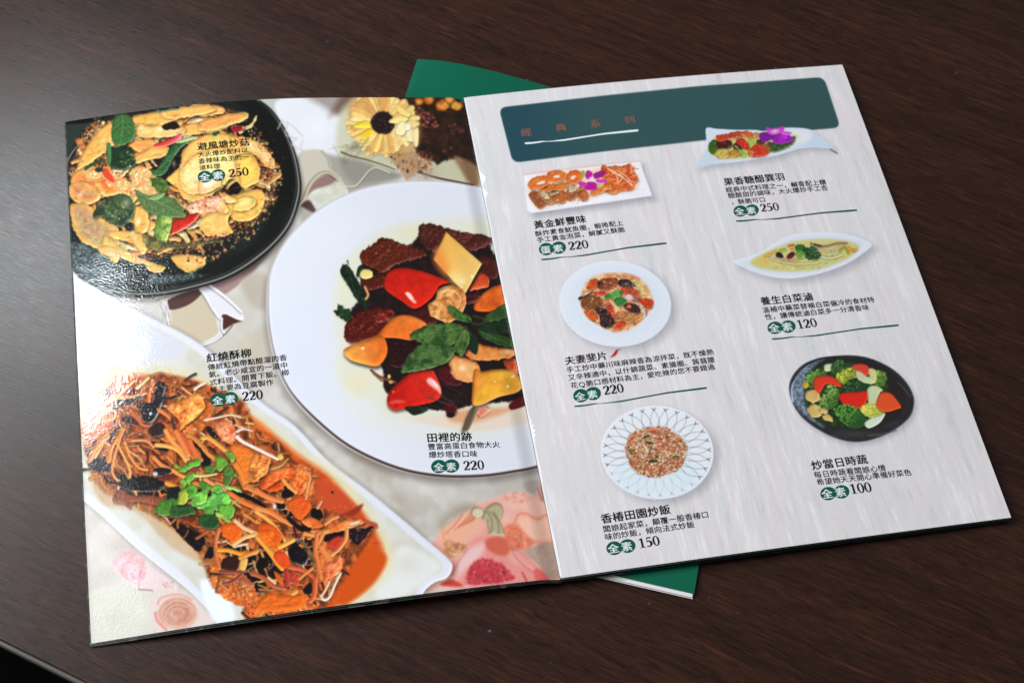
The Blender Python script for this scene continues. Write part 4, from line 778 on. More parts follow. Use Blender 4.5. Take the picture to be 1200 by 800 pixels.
    P([(827.3, 150.8), (870, 153), (895, 155), (920, 150), (940, 150.5), (952, 153), (962, 161), (976, 174), (950, 173), (936, 174.5), (912, 182), (884, 187), (860, 190.5), (836, 192.5), (819, 194.5), (828, 174)], (212, 219, 230), cols=(204, 212, 224), ts='c', sm=False, edge=1.5, edgec=(222, 226, 236))
    P(A('90,575 150,470 200,540 260,552 180,564'), (200, 210, 226), soft=2.5); P(A('760,370 850,440 880,470 800,460 700,465 740,420'), (196, 210, 228), soft=4)
    P(A('640,370 720,365 760,400 700,440 620,440'), (222, 224, 226), soft=5); Ln(A('865,475 905,500'), 1.2, (90, 76, 80), rim=0)
    P(A('150,470 180,420 240,400 640,390 650,430 600,470 400,520 260,532 180,515'), (206, 196, 100), soft=3); f2 = dict(rim=2, bump=.8, rough=.4, hl=.35, shadow=(.4, .9, 1.2, .55))
    for s_, c_ in (('150,470 170,425 205,430 210,480 180,505', (62, 100, 30)), ('500,440 600,430 650,400 655,430 600,470 530,490 500,470', (56, 84, 44)), ('200,430 270,420 290,460 220,480', (70, 28, 24)), ('300,440 350,430 345,480 300,475', (60, 30, 26)), ('440,420 480,420 480,450 440,450', (90, 50, 30)),
                   ('200,395 280,388 285,410 215,430', (224, 70, 34)), ('275,380 345,372 350,400 290,412', (196, 70, 44)), ('350,372 410,380 420,410 370,405', (226, 100, 44)), ('410,380 450,380 455,420 420,415', (226, 160, 84)),
                   ('200,480 265,478 275,520 205,525', (210, 180, 90)), ('270,490 330,470 330,510 280,520', (200, 140, 60)), ('290,440 320,460 370,500 350,520 320,480', (160, 196, 80)), ('310,430 350,410 395,460 380,480 330,455', (214, 44, 30)),
                   ('380,410 420,415 425,460 395,470', (176, 200, 90)), ('395,480 440,445 495,475 490,510 410,520', (226, 60, 34)), ('380,490 410,480 415,515 390,515', (230, 130, 60)), ('480,450 510,455 510,490 490,490', (180, 90, 40))):
        P(A(s_), c_, cols=tuple(np.array(c_) * .8), **f2)
    crumbs(A('500,450 620,430 640,460 540,490'), 40, .3, 1, [(50, 110, 40), (100, 140, 60), (40, 70, 36)]); crumbs(A('200,400 450,390 450,500 240,510'), 40, .3, .8, [(120, 30, 24), (240, 180, 110), (250, 220, 190)])
    for s_ in ('340,385 370,400 380,420', '270,420 300,410 310,430'): Ln(A(s_), .9, (230, 170, 130), rim=0)
    P(A('450,385 490,375 530,395 520,420 480,435 455,420'), (120, 24, 140), rim=2); P(A('520,400 580,380 640,400 650,420 600,440 540,440'), (140, 30, 160), rim=2.5, cols=(180, 40, 190)); P(A('490,345 530,355 590,340 590,370 540,390 500,380'), (196, 60, 190), rim=1.5)
    P(A('580,370 640,378 620,392 580,388'), (206, 90, 200), rim=1); glow(908, 154, 9, 4.5, (240, 226, 250), .9, a=-10); E(910, 154, 1.5, .9, (230, 190, 90))
    # cabbage in a leaf-shaped plate
    B = V(830, 200, 5)
    P(B('150,530 300,480 380,430 480,380 600,362 760,365 860,385 955,430 900,490 780,560 640,605 520,630 400,628 280,600 200,565'), (216, 218, 230), shadow=(6, 5, 8, .4), shc=sh)
    P([(860, 306), (875, 302), (892, 296), (905, 287), (918, 279), (936, 274), (955, 272.3), (980, 273), (1000, 277), (1021.5, 286), (1012, 296), (994, 308), (972, 317), (950, 323), (928, 326), (905, 324), (886, 319), (870, 312)], (220, 223, 234), soft=1.2, edge=2, edgec=(228, 230, 240))
    P(B('180,545 300,500 400,440 520,395 700,385 860,400 900,440 800,530 640,585 480,610 340,600 240,570'), (206, 210, 224), soft=5, alpha=.5)
    P(B('250,530 330,480 400,450 500,415 650,400 780,405 860,425 885,450 840,500 760,540 640,580 480,592 340,580 270,560'), (200, 196, 136), soft=3.5, cols=(204, 196, 112), ts='m')
    for x, y, d in inpoly(B('330,500 500,425 650,405 780,410 850,430 830,490 640,570 480,580 340,560'), 80):
        glow(x, y, 1.5 + rng.random() * 4, .8 + rng.random() * 1.5, pick((226, 218, 170), (176, 172, 90), (150, 120, 70), (232, 200, 110), (240, 236, 210), (120, 130, 60)), .5 * rng.random(), a=rng.normal(-8, 20))
    glow(896, 306, 14, 8, (222, 176, 60), .8); glow(970, 304, 16, 8, (190, 188, 130), .9); f3 = dict(rim=1.6, bump=.7, rough=.4, hl=.3, shadow=(.3, .7, 1, .4))
    for s_, w_, c_ in (('600,425 640,445 700,440 760,425 810,425', 2.2, (150, 110, 84)), ('640,465 700,470 740,465 770,440', 2.6, (196, 176, 140)), ('360,510 420,530 500,545 540,560', 3, (206, 180, 140)), ('400,500 460,520 520,520 560,500', 2.6, (190, 160, 116)), ('620,430 660,440', 1.6, (60, 40, 34)),
                       ('790,440 840,470 870,460', 2.4, (222, 150, 70)), ('330,500 400,470', 2.4, (230, 160, 70)), ('470,440 500,435', 2, (206, 80, 50)), ('520,545 620,540 650,530', 3, (200, 196, 120)), ('650,500 720,510 780,490', 3.4, (196, 196, 140)), ('420,470 450,460', 3, (150, 170, 60)), ('770,470 800,450 820,480', 2.6, (150, 150, 50)), ('820,440 860,470', 1.6, (232, 150, 70))):
        Ln(B(s_), w_, c_, shadow=(.3, .8, 1, .4))
    P(B('395,500 405,478 430,485 440,510 415,510'), (40, 26, 30), rim=1.5); P(B('460,500 490,475 510,490 490,515 465,515'), (84, 24, 34), rim=1.5, hl=.4); E(928, 292, 2.5, 1.6, (226, 110, 80))
    for s_, c_ in (('510,440 560,435 570,470 520,475', (54, 96, 36)), ('560,450 620,460 660,490 640,520 600,520 560,490', (34, 70, 40)), ('515,480 550,470 570,500 540,515 515,500', (110, 160, 60)), ('600,440 640,460 630,480 600,470', (46, 90, 50)), ('580,480 610,500 600,520 570,510', (26, 54, 36))):
        P(B(s_), c_, **f3)
    crumbs(B('510,440 660,480 640,520 520,510'), 36, .3, 1.2, [(60, 120, 50), (150, 180, 90), (30, 60, 36)]); crumbs(B('280,520 860,430 700,560 420,580'), 60, .25, .8, [(210, 70, 40), (150, 150, 60), (240, 214, 150), (120, 90, 60)])
    # beef-style slices on a round plate
    def plate(cx, cy, rx, ry, a, c, ec):
        E(cx, cy, rx, ry, c, a=a, n=40, shadow=(6, 5, 9, .42), shc=sh); E(cx, cy, rx, ry, c, a=a, n=40, edge=2.5, edgec=ec, soft=1.2)
    plate(721, 356, 65.5, 50, 5, (220, 225, 234), (228, 231, 240)); E(722, 354, 53, 40, (212, 218, 230), a=5, soft=8, alpha=.6); E(721, 356, 46, 35, (222, 222, 230), a=8, soft=6)
    K = V(670, 310, 8.89)
    P(K('90,350 150,180 260,110 400,90 560,90 720,150 820,280 850,400 800,500 700,620 560,690 420,700 300,640 170,560 100,440'), (226, 196, 146), soft=3, cols=(214, 120, 74), ts='m')
    f4 = dict(rim=2, bump=1.2, rough=.5, hl=.3, shadow=(.4, .8, 1.2, .5))
    for s_, c_ in (('160,240 200,160 270,160 280,220 200,270', (214, 76, 32)), ('560,130 700,180 800,300 800,350 700,280 560,200', (230, 200, 130)), ('480,180 560,150 640,190 660,220 580,235 500,220', (44, 26, 32)), ('100,400 160,330 260,330 320,380 300,450 200,470 120,450', (140, 80, 44)),
                   ('260,200 320,150 450,140 480,200 400,260 300,260', (150, 74, 44)), ('270,190 310,180 320,220 280,230', (60, 30, 26)), ('65,350 150,320 220,285 180,320 100,360', (50, 28, 22)), ('235,290 340,280 350,310 260,320', (214, 56, 30)), ('520,240 620,240 700,290 690,350 600,320 530,290', (212, 84, 54)),
                   ('640,380 700,350 840,370 830,460 760,440 720,400', (216, 60, 26)), ('700,430 760,440 780,520 700,570 720,500', (226, 214, 200)), ('130,490 200,475 270,530 240,590 180,560', (226, 96, 36)), ('240,460 340,460 440,560 440,630 360,665 300,620 290,540', (40, 22, 28)),
                   ('350,420 420,420 440,500 400,510', (214, 70, 34)), ('540,420 640,400 710,460 700,510 600,490', (56, 30, 36)), ('470,500 580,490 650,520 720,500 740,540 650,620 580,620 500,570', (214, 140, 80)), ('440,600 540,590 560,640 500,675 450,650', (222, 70, 26)), ('420,520 480,510 480,570 430,560', (196, 96, 60)), ('300,440 380,400 400,420 330,450', (196, 110, 80))):
        P(K(s_), c_, cols=tuple(np.array(c_) * .78), **f4)
    crumbs(K('110,330 400,150 700,200 700,600 300,600'), 150, .25, .9, [(60, 30, 24), (230, 170, 120), (190, 60, 36), (150, 110, 60), (90, 50, 36)]); crumbs(K('500,180 650,190 640,230 520,220'), 26, .2, .6, [(150, 140, 150)]); crumbs(K('300,470 440,600 380,650 310,600'), 30, .2, .6, [(140, 120, 130)])
    crumbs(K('110,300 300,140 600,120 800,300 820,430 700,600 450,680 250,620 120,450'), 260, .25, 1.3, [(96, 50, 34), (226, 140, 80), (206, 70, 36), (240, 200, 150), (60, 34, 30), (170, 90, 56), (214, 110, 60)], al=.9)
    for s_, c_ in (('340,340 380,300 410,320 390,370', (54, 130, 50)), ('410,310 460,270 510,280 500,330 430,360', (84, 160, 70)), ('440,370 500,340 570,370 560,410 480,430', (48, 120, 50)), ('500,290 530,270 520,330', (50, 100, 40))): P(K(s_), c_, **f4)
    E(737, 348, 4, 3, (206, 196, 216), rough=.5); E(745, 351, 2.4, 2.4, (120, 110, 140)); Ln(K('400,370 420,400'), 1.6, (240, 200, 160)); E(737, 359, 2.6, 2, (232, 110, 50), rim=1)
    # fried rice on a patterned plate
    plate(770, 530, 66, 54.5, 3, (228, 229, 235), (236, 238, 242)); R = V(640, 460, 5); E(770, 556, 50, 24, (216, 228, 236), soft=12, alpha=.9)
    ca = np.array([770, 530.]); n = 28
    def pe(t, r): t = t + .05; return ca + np.array([np.cos(t) * 66 * r, np.sin(t) * 54.5 * r])
    lc = (132, 138, 142)
    for i in range(n):
        t = 2 * np.pi * (i + .5) / n; h = np.pi / n; fade = .25 if .6 < t % 6.283 < 2.6 else .75
        for sgn in (-1, 1):
            Ln([pe(t, .915), pe(t + sgn * h * .5, .82), pe(t + sgn * h * .96, .72), pe(t + sgn * h * .96, .66), pe(t + sgn * h * .55, .56), pe(t + sgn * .2 * h, .47)], .7, lc, sm=False, rim=0, alpha=fade)
            Ln([pe(t, .915), pe(t + sgn * h * .35, .955)], .8, (70, 74, 78), rim=0, alpha=fade)
        Ln([pe(t + h, .70), pe(t + h, .60)], .6, lc, rim=0, alpha=fade * .6)
        q = pe(t, .915); E(q[0], q[1], .9, .8, (60, 60, 64), alpha=fade)
    rice = R('465,340 480,270 510,230 580,205 640,200 700,205 760,240 810,280 825,340 810,400 770,450 700,480 620,495 540,470 490,420')
    P(rice, (206, 150, 110), rough=2, soft=2, cols=(160, 92, 66), ts='f')
    for x, y, d in inpoly(rice, 560):
        c = np.array(pick((236, 190, 140), (240, 206, 160), (222, 160, 110), (230, 150, 100), (246, 220, 180), (214, 120, 80), (252, 232, 200), (250, 226, 196), (244, 206, 170), (236, 180, 140), (206, 84, 60), (130, 76, 56))) * (.88 + .2 * rng.random()); a = rng.random() * 6.28; l = .6 + rng.random() * .8
        Ln([(x, y), (x + np.cos(a) * l, y + np.sin(a) * l)], 1.5 + rng.random() * .9, c, shadow=(.3, .6, .8, .5))
    crumbs(R('500,230 760,230 800,400 700,480 540,450'), 46, .7, 1.7, [(214, 44, 34), (206, 70, 40), (224, 90, 60)], rim=1); crumbs(rice, 50, .4, .9, [(90, 40, 26), (60, 50, 30)])
    for s_, c_ in (('560,265 600,245 605,255 570,270', (40, 76, 34)), ('580,285 620,290 635,295 600,300', (34, 56, 34)), ('595,400 640,392 655,400 620,410', (30, 60, 34)), ('735,378 765,366 765,378 745,385', (50, 100, 40)), ('495,330 505,335 505,365 495,360', (70, 110, 40)), ('555,280 600,340 590,345', (232, 220, 160))): P(R(s_), c_, rim=1)
    # vegetables in a black bowl
    C = V(860, 320, 5); D = V(880, 440, 5)
    bowl = I_('925,458 928,442 940,428 958,420 978,417 1000,416.5 1020,420 1042,430 1058,443 1068,458 1071,472 1066,488 1050,502 1030,512 1010,517 990,516 968,508 946,494 932,478')
    P(bowl, (38, 36, 38), shadow=(3, 4, 6, .4), shc=sh); P(bowl, (40, 38, 40), edge=1.8, edgec=(60, 66, 72), tex=.2, ts='m')
    P(I_('927,458 934,438 950,426 966,420 962,428 948,440 942,460 948,482 966,500 950,492 934,478'), (112, 128, 146), soft=4, alpha=.9, tex=.3, ts='p')
    Ln(I_('929,470 928,455 934,440 948,427'), 2.6, (184, 200, 226), w2=1, rim=0, soft=1.6, alpha=.9); Ln(I_('928,448 940,432 958,421 980,418'), 1.4, (30, 30, 36), rim=0)
    P(I_('960,424 1000,420 1040,432 1060,455 1058,480 1040,496 1000,504 970,498 950,478 946,450'), (34, 30, 30), soft=5); glow(1052, 468, 16, 22, (50, 32, 32), .9)
    glow(1000, 508, 40, 8, (70, 70, 66), .6); Ln(C('960,640 990,670 1030,720'), 1, (110, 110, 110), rim=0, alpha=.6); Ln(D('690,350 760,345 850,320'), 2, (86, 90, 88), rim=0, soft=2, alpha=.7)
    Ln(I_('958,444 954,462 962,480'), 1.5, (130, 130, 110), rim=0, soft=2, alpha=.7); Ln(I_('950,444 947,462 955,482'), 1, (20, 20, 22), rim=0, soft=1.6)
    P(C('430,620 470,560 560,530 680,520 800,560 890,600 900,700 860,800 780,880 620,900 480,860 420,760'), (40, 66, 30), soft=3, rough=1.5, cols=(26, 44, 24))
    def bro(f, s_, dark, lite, n_=70):
        P(f(s_), dark, rim=4, rough=1.6, bump=1.6, bs='f', shadow=(.8, 1.4, 2, .6)); c0 = np.mean(f(s_), 0)
        for x, y, d in inpoly(f(s_), int(n_ * 1.7)):
            q = np.clip(.55 - ((x - c0[0]) + (y - c0[1])) * .045 + rng.normal() * .18, 0, 1); E(x, y, .5 + rng.random() * .9, .5 + rng.random() * .7, np.array(dark) * (1 - q) + np.array(lite) * q * 1.12, n=6, jit=.4, sm=False, rim=1.2)
    bro(C, '420,600 450,570 520,565 540,600 500,620 480,660 440,670', (50, 86, 36), (120, 166, 70)); P(C('530,540 560,530 590,540 580,565 535,575'), (206, 214, 170), rim=2); bro(C, '570,560 600,510 660,520 700,560 650,590 590,600', (34, 62, 34), (70, 110, 50))
    bro(C, '600,600 640,560 700,560 715,610 680,645 620,645', (110, 130, 40), (206, 200, 70)); bro(C, '640,660 700,620 780,620 805,660 760,700 660,700', (28, 56, 30), (60, 100, 46)); bro(C, '820,570 880,580 895,630 860,665 820,650 800,600', (70, 100, 40), (140, 170, 70))
    P(C('690,545 740,530 785,545 790,590 760,600 720,570'), (216, 60, 44), rim=2, hl=.3); P(C('715,570 760,590 820,630 810,650 760,640 720,610'), (206, 214, 170), rim=2, cols=(190, 200, 130)); P(C('790,560 830,570 830,640 800,620'), (206, 200, 130), rim=2)
    P(C('470,620 540,600 600,620 632,660 600,665 540,650 500,710 475,700'), (218, 54, 32), rim=3, shadow=(.5, 1, 2, .5)); E(944, 451, 3.6, 4, (206, 160, 50), rim=2, rough=.5)
    bro(D, '400,160 430,90 470,50 510,80 520,110 510,160 470,200 430,195', (54, 90, 36), (150, 180, 90), 90); P(D('515,120 540,100 620,95 685,90 680,140 650,190 590,190 540,165'), (214, 36, 22), rim=3, shadow=(.5, 1.2, 2, .6), hl=.3)
    P(D('685,80 710,55 770,80 750,110 740,170 690,160'), (206, 216, 180), rim=2, cols=(186, 200, 140)); bro(D, '480,190 560,170 640,200 680,250 660,300 600,310 540,280 510,240', (36, 78, 34), (106, 160, 60), 110); bro(D, '640,200 680,160 730,170 780,200 770,240 700,250', (170, 180, 70), (214, 206, 90))
    P(D('665,280 700,250 760,230 785,215 780,240 750,280 690,308'), (210, 220, 196), rim=2); P(D('750,110 780,97 820,105 860,150 880,185 860,195 790,213 735,180'), (220, 78, 34), rim=2.5, shadow=(.6, 1.4, 2, .6))
    for s_ in ('315,110 350,80 395,100 400,140 370,160 330,145', '330,190 370,165 420,195 410,235 370,245 345,230', '415,235 450,220 485,260 470,270 430,258', '400,190 450,200 440,222 410,215'): P(D(s_), (216, 186, 122), rim=3, cols=(200, 160, 90), shadow=(.6, 1.2, 2, .5))
    # chilli mark
    T = V(580, 260, 4)
    P(T('577,600 573,618 560,630 540,635 552,622 562,608 570,598'), (176, 34, 38), rim=1.4, hl=.3); Ln(T('575,600 590,597'), .8, (110, 60, 60), rim=0)

def paint_right():
    paint_wood(); paint_right_dishes()
# ---------------------------------------------------------------- geometry of the open menu
def proj(X):
    d = np.asarray(X) - CAM; z = d @ CF
    return np.stack([600 + FPX * (d @ CR) / z, 400 - FPX * (d @ CU) / z], -1)
def ray_z(px, z):
    d = CF + CR * (px[0] - 600) / FPX - CU * (px[1] - 400) / FPX
    return CAM + d * ((z - CAM[2]) / d[2])
PH = .297
ZS = .0056
LC = [ray_z((107, 753.5), .0016), ray_z((657, 677), ZS), ray_z((544, 114.5), ZS), ray_z((77, 142.5), .0016)]      # bl br tr tl
RC = [ray_z((657, 677), ZS + .0007), ray_z((1185, 606), .0044), ray_z((987, 76), .0042), ray_z((544, 114.5), ZS + .0007)]
def bil(C, s, t):
    s = s[..., None]; t = t[..., None]
    return (1 - t) * ((1 - s) * C[0] + s * C[1]) + t * ((1 - s) * C[3] + s * C[2])
def sstep(a, b, x):
    q = np.clip((x - a) / (b - a), 0, 1); return q * q * (3 - 2 * q)
def PL(s, t, k=1.0, dz=0.0):
    s = np.asarray(s, float); t = np.asarray(t, float); p = bil(LC, s, t); q = np.clip(s, 0, 1)
    A = .0045 + (.0082 - .0045) * np.clip(t, 0, 1); e = 1.15 - .25 * np.clip(t, 0, 1)
    z = A * np.sin(np.pi * q ** e) + .0004 * np.sin(9 * q + 4 * t)
    fold = -.0018 * sstep(.955, 1.0, s)
    p[..., 2] += z * k + fold + dz
    return p
def PR(s, t, k=1.0, dz=0.0):
    s = np.asarray(s, float); t = np.asarray(t, float); p = bil(RC, s, t); q = np.clip(s, 0, 1)
    p[..., 2] += (.0011 + .0009 * np.clip(t, 0, 1)) * np.sin(np.pi * q ** .9) * k - .0002 * (1 - sstep(0, .008, s)) + dz
    return p
PAGE = {'L': PL, 'R': PR}
def inv_page(pg, px):
    F = PAGE[pg]; px = np.atleast_2d(np.array(px, float)); s = np.full(len(px), .5); t = np.full(len(px), .5)
    for _ in range(12):
        h = 1e-4; f0 = proj(F(s, t)); e = px - f0; fs = (proj(F(s + h, t)) - f0) / h; ft = (proj(F(s, t + h)) - f0) / h
        det = fs[:, 0] * ft[:, 1] - fs[:, 1] * ft[:, 0]
        s = s + np.clip((e[:, 0] * ft[:, 1] - e[:, 1] * ft[:, 0]) / det, -.4, .4)
        t = t + np.clip((fs[:, 0] * e[:, 1] - fs[:, 1] * e[:, 0]) / det, -.4, .4)
    return np.stack([s, t], -1)
def normals(F, s, t):
    h = 1e-3; a = F(s + h, t) - F(s - h, t); b = F(s, t + h) - F(s, t - h); n = np.cross(a, b)
    return n / np.linalg.norm(n, axis=-1, keepdims=True)

# ---------------------------------------------------------------- materials
def lin(c):
    c = np.array(c, float) / 255; return tuple(np.where(c <= .04045, c / 12.92, ((c + .055) / 1.055) ** 2.4)) + (1.0,)
def mat(name, col, rough=.4, spec=.5, bump=None):
    m = bpy.data.materials.new(name); m.use_nodes = True; nt = m.node_tree; b = nt.nodes['Principled BSDF']
    b.inputs['Base Color'].default_value = lin(col); b.inputs['Roughness'].default_value = rough
    b.inputs['Specular IOR Level'].default_value = spec
    if bump:
        tc = nt.nodes.new('ShaderNodeTexCoord'); n = nt.nodes.new('ShaderNodeTexNoise'); n.inputs['Scale'].default_value = bump[0]; n.inputs['Detail'].default_value = 3
        u = nt.nodes.new('ShaderNodeBump'); u.inputs['Strength'].default_value = bump[1]; u.inputs['Distance'].default_value = bump[2]
        nt.links.new(tc.outputs['Object'], n.inputs['Vector']); nt.links.new(n.outputs['Fac'], u.inputs['Height']); nt.links.new(u.outputs[0], b.inputs['Normal'])
        if len(bump) > 3:
            r = nt.nodes.new('ShaderNodeMapRange'); r.inputs[1].default_value = .3; r.inputs[2].default_value = .7
            r.inputs[3].default_value = rough * .8; r.inputs[4].default_value = rough * 1.25
            nt.links.new(n.outputs['Fac'], r.inputs[0]); nt.links.new(r.outputs[0], b.inputs['Roughness'])
    return m
GLOSS = .085
def page_mat(name, img, rough, spec):
    m = mat(name, (255, 255, 255), rough, spec); nt = m.node_tree; b = nt.nodes['Principled BSDF']
    tx = nt.nodes.new('ShaderNodeTexImage'); tx.image = img; tx.interpolation = 'Cubic'; tx.extension = 'EXTEND'
    nt.links.new(tx.outputs[0], b.inputs['Base Color'])
    tc = nt.nodes.new('ShaderNodeTexCoord'); u1 = nt.nodes.new('ShaderNodeBump'); n1 = nt.nodes.new('ShaderNodeTexNoise'); n1.inputs['Scale'].default_value = 900; n1.inputs['Detail'].default_value = 2
    n2 = nt.nodes.new('ShaderNodeTexNoise'); n2.inputs['Scale'].default_value = 28; n2.inputs['Detail'].default_value = 3; u2 = nt.nodes.new('ShaderNodeBump')
    u1.inputs['Strength'].default_value = 1; u1.inputs['Distance'].default_value = .00004
    u2.inputs['Strength'].default_value = 1; u2.inputs['Distance'].default_value = .00022
    L = nt.links.new; L(tc.outputs['Object'], n1.inputs['Vector']); L(tc.outputs['Object'], n2.inputs['Vector']); L(n1.outputs['Fac'], u1.inputs['Height']); L(n2.outputs['Fac'], u2.inputs['Height'])
    L(u2.outputs[0], u1.inputs['Normal']); L(u1.outputs[0], b.inputs['Normal'])
    return m
def print_image(name, pg, w, h):
    """the flat print of one page, sampled from the painted image-pixel canvas through the camera"""
    F = PAGE[pg]; S_, T_ = np.meshgrid((np.arange(w) + .5) / w, (np.arange(h) + .5) / h)
    q = proj(F(S_, T_)) * S; x = np.clip(q[..., 0], 1, CW - 3); y = np.clip(q[..., 1], 1, CH - 3)
    xi = x.astype(int); yi = y.astype(int); fx = (x - xi)[..., None]; fy = (y - yi)[..., None]
    c = (CV[yi, xi] * (1 - fx) + CV[yi, xi + 1] * fx) * (1 - fy) + (CV[yi + 1, xi] * (1 - fx) + CV[yi + 1, xi + 1] * fx) * fy
    im = bpy.data.images.new(name, w, h); a = np.ones((h, w, 4), np.float32); a[..., :3] = np.clip(c, 0, 255) / 255
    im.pixels.foreach_set(a.ravel()); im.update(); im.pack()
    return im
def soften(k=1):
    for _ in range(k):
        CV[1:-1] = (CV[:-2] + 2 * CV[1:-1] + CV[2:]) / 4; CV[:, 1:-1] = (CV[:, :-2] + 2 * CV[:, 1:-1] + CV[:, 2:]) / 4

# ---------------------------------------------------------------- object helpers
def empty(name, loc, label, cat, group=None):
    o = bpy.data.objects.new(name, None); COL.objects.link(o); o.location = loc; o.empty_display_size = .02
    o['label'] = label; o['category'] = cat
    if group: o['group'] = group
    return o
def mesh_obj(name, V_, F_, mats, parent=None, uv=None, smooth=False, mi=None, nrm=None, label=None):
    me = bpy.data.meshes.new(name); me.from_pydata([tuple(v) for v in V_], [], F_)
    for mt in (mats if isinstance(mats, list) else [mats]): me.materials.append(mt)
    if uv is not None:
        l = me.uv_layers.new(name='UVMap'); vi = np.empty(len(me.loops), int); me.loops.foreach_get('vertex_index', vi)
        l.data.foreach_set('uv', np.asarray(uv, np.float32)[vi].ravel())
    if mi is not None: me.polygons.foreach_set('material_index', mi)
    if smooth: me.shade_smooth()
    me.update()
    if nrm is not None: me.normals_split_custom_set_from_vertices(np.asarray(nrm, np.float32))
    o = bpy.data.objects.new(name, me); COL.objects.link(o)
    if parent: o.parent = parent
    if label: o['label'] = label
    return o
def rel(o, V_):
    """vertices of a child relative to its thing"""
    return np.asarray(V_) - np.array(o.location)
def sheet(name, F, s0, s1, t0, t1, ns, nt_, dz, th, mats, parent, origin, k=1.0, label=None, wob=0.0):
    """a thin closed sheet of paper following the page surface F; material 0 on top, 1 elsewhere"""
    s = np.linspace(s0, s1, ns + 1); t = np.linspace(t0, t1, nt_ + 1); Sg, Tg = np.meshgrid(s, t)
    top = F(Sg, Tg, k, dz); n = normals(F, Sg, Tg); bot = top - np.array([0, 0, th]); N = (ns + 1) * (nt_ + 1)
    if wob:
        e = value_noise(ns + 1, nt_ + 1, 6, seed=int(dz * 1e7) % 991) * wob; top[..., 0] += e; bot[..., 0] += e
    V_ = np.concatenate([top.reshape(-1, 3), bot.reshape(-1, 3)]) - origin
    idx = np.arange(N).reshape(nt_ + 1, ns + 1); a, b, c, d = idx[:-1, :-1].ravel(), idx[:-1, 1:].ravel(), idx[1:, 1:].ravel(), idx[1:, :-1].ravel()
    F_ = np.stack([a, b, c, d], -1).tolist() + (np.stack([d, c, b, a], -1) + N).tolist(); mi = [0] * len(a) + [1] * len(a)
    ring = list(idx[0, :]) + list(idx[1:, -1]) + list(idx[-1, ::-1][1:]) + list(idx[::-1, 0][1:])
    # side walls get their own vertices so the edge stays crisp
    M0 = len(V_); rv = np.array(ring[:-1]); V_ = np.concatenate([V_, V_[rv], V_[rv + N]]); m_ = len(rv)
    for i in range(m_):
        j = (i + 1) % m_; F_.append([M0 + i, M0 + m_ + i, M0 + m_ + j, M0 + j]); mi.append(1)
    uv = np.stack([Sg, Tg], -1).reshape(-1, 2); uv = np.concatenate([uv, uv, uv[rv], uv[rv]])
    nf = n.reshape(-1, 3); c0 = V_[:N].mean(0); sn = V_[M0:] - c0; sn[:, 2] = 0; sn /= np.linalg.norm(sn, axis=1, keepdims=True) + 1e-9
    return mesh_obj(name, V_, F_, mats, parent, uv=uv, smooth=True, mi=mi, nrm=np.concatenate([nf, -nf, sn]), label=label)
def surf_pts(pg, st, off):
    F = PAGE[pg]; s, t = st[:, 0], st[:, 1]; n = normals(F, s, t); return F(s, t) + n * off, n
MM = {'L': .2150, 'R': .2200}
_pn = [0]
def patch(name, pg, outline, parent, mt, label=None, cell=.0011, off=None, origin=None):
    """the piece of printed surface inside an outline, as its own skin on the page"""
    _pn[0] += 1; off = .00001 + .000006 * _pn[0]          # overlapping pictures lie one above the other
    st = inv_page(pg, outline); W_, H_ = .217, PH; lo, hi = np.clip(st.min(0), 0.002, .998), np.clip(st.max(0), .002, .998)
    ns = max(3, int((hi[0] - lo[0]) * W_ / cell)); nt_ = max(3, int((hi[1] - lo[1]) * H_ / cell))
    s = np.linspace(lo[0], hi[0], ns + 1); t = np.linspace(lo[1], hi[1], nt_ + 1); Sg, Tg = np.meshgrid(s, t)
    cs, ct = np.meshgrid((s[1:] + s[:-1]) / 2, (t[1:] + t[:-1]) / 2); ins = sd_poly(st * [W_, H_], cs * W_, ct * H_) < 0
    idx = np.arange(Sg.size).reshape(Sg.shape); q = np.stack([idx[:-1, :-1][ins], idx[:-1, 1:][ins], idx[1:, 1:][ins], idx[1:, :-1][ins]], -1)
    us, inv_ = np.unique(q, return_inverse=True); uv = np.stack([Sg.ravel()[us], Tg.ravel()[us]], -1)
    P_, n = surf_pts(pg, uv, off)
    return mesh_obj(name, P_ - origin, inv_.reshape(-1, 4).tolist(), mt, parent, uv=uv, smooth=True, nrm=n, label=label)
def flat_on_page(name, pg, verts2, faces, parent, mt, off, origin, label=None):
    """verts2: (s,t) points"""
    P_, n = surf_pts(pg, np.asarray(verts2), off)
    return mesh_obj(name, P_ - origin, faces, mt, parent, smooth=True, nrm=n, label=label)

_txt = {}
def text_mesh(ch, bold):
    """outline of one line of lettering from Blender's own built-in font"""
    key = (ch, bold)
    if key in _txt: return _txt[key]
    cu = bpy.data.curves.new('t', 'FONT'); cu.body = ch; cu.size = 1; cu.resolution_u = 2; cu.offset = bold; cu.fill_mode = 'BOTH'
    o = bpy.data.objects.new('t', cu); COL.objects.link(o); dg = bpy.context.evaluated_depsgraph_get(); ev = o.evaluated_get(dg); me = ev.to_mesh()
    v = np.array([tuple(x.co)[:2] for x in me.vertices]).reshape(-1, 2); f = [list(p.vertices) for p in me.polygons]; ev.to_mesh_clear()
    bpy.data.objects.remove(o); bpy.data.curves.remove(cu); _txt[key] = (v, f); return v, f
def frame(pg, p0, p1):
    """page frame of a line of print: origin, unit steps (per metre along and up)"""
    st = inv_page(pg, [p0, p1]); W_, H_ = MM[pg], PH; a = st[0] * [W_, H_]; b = st[1] * [W_, H_]; d = b - a; L_ = np.hypot(*d); d /= L_
    return a, d, np.array([-d[1], d[0]]), L_, np.array([W_, H_])
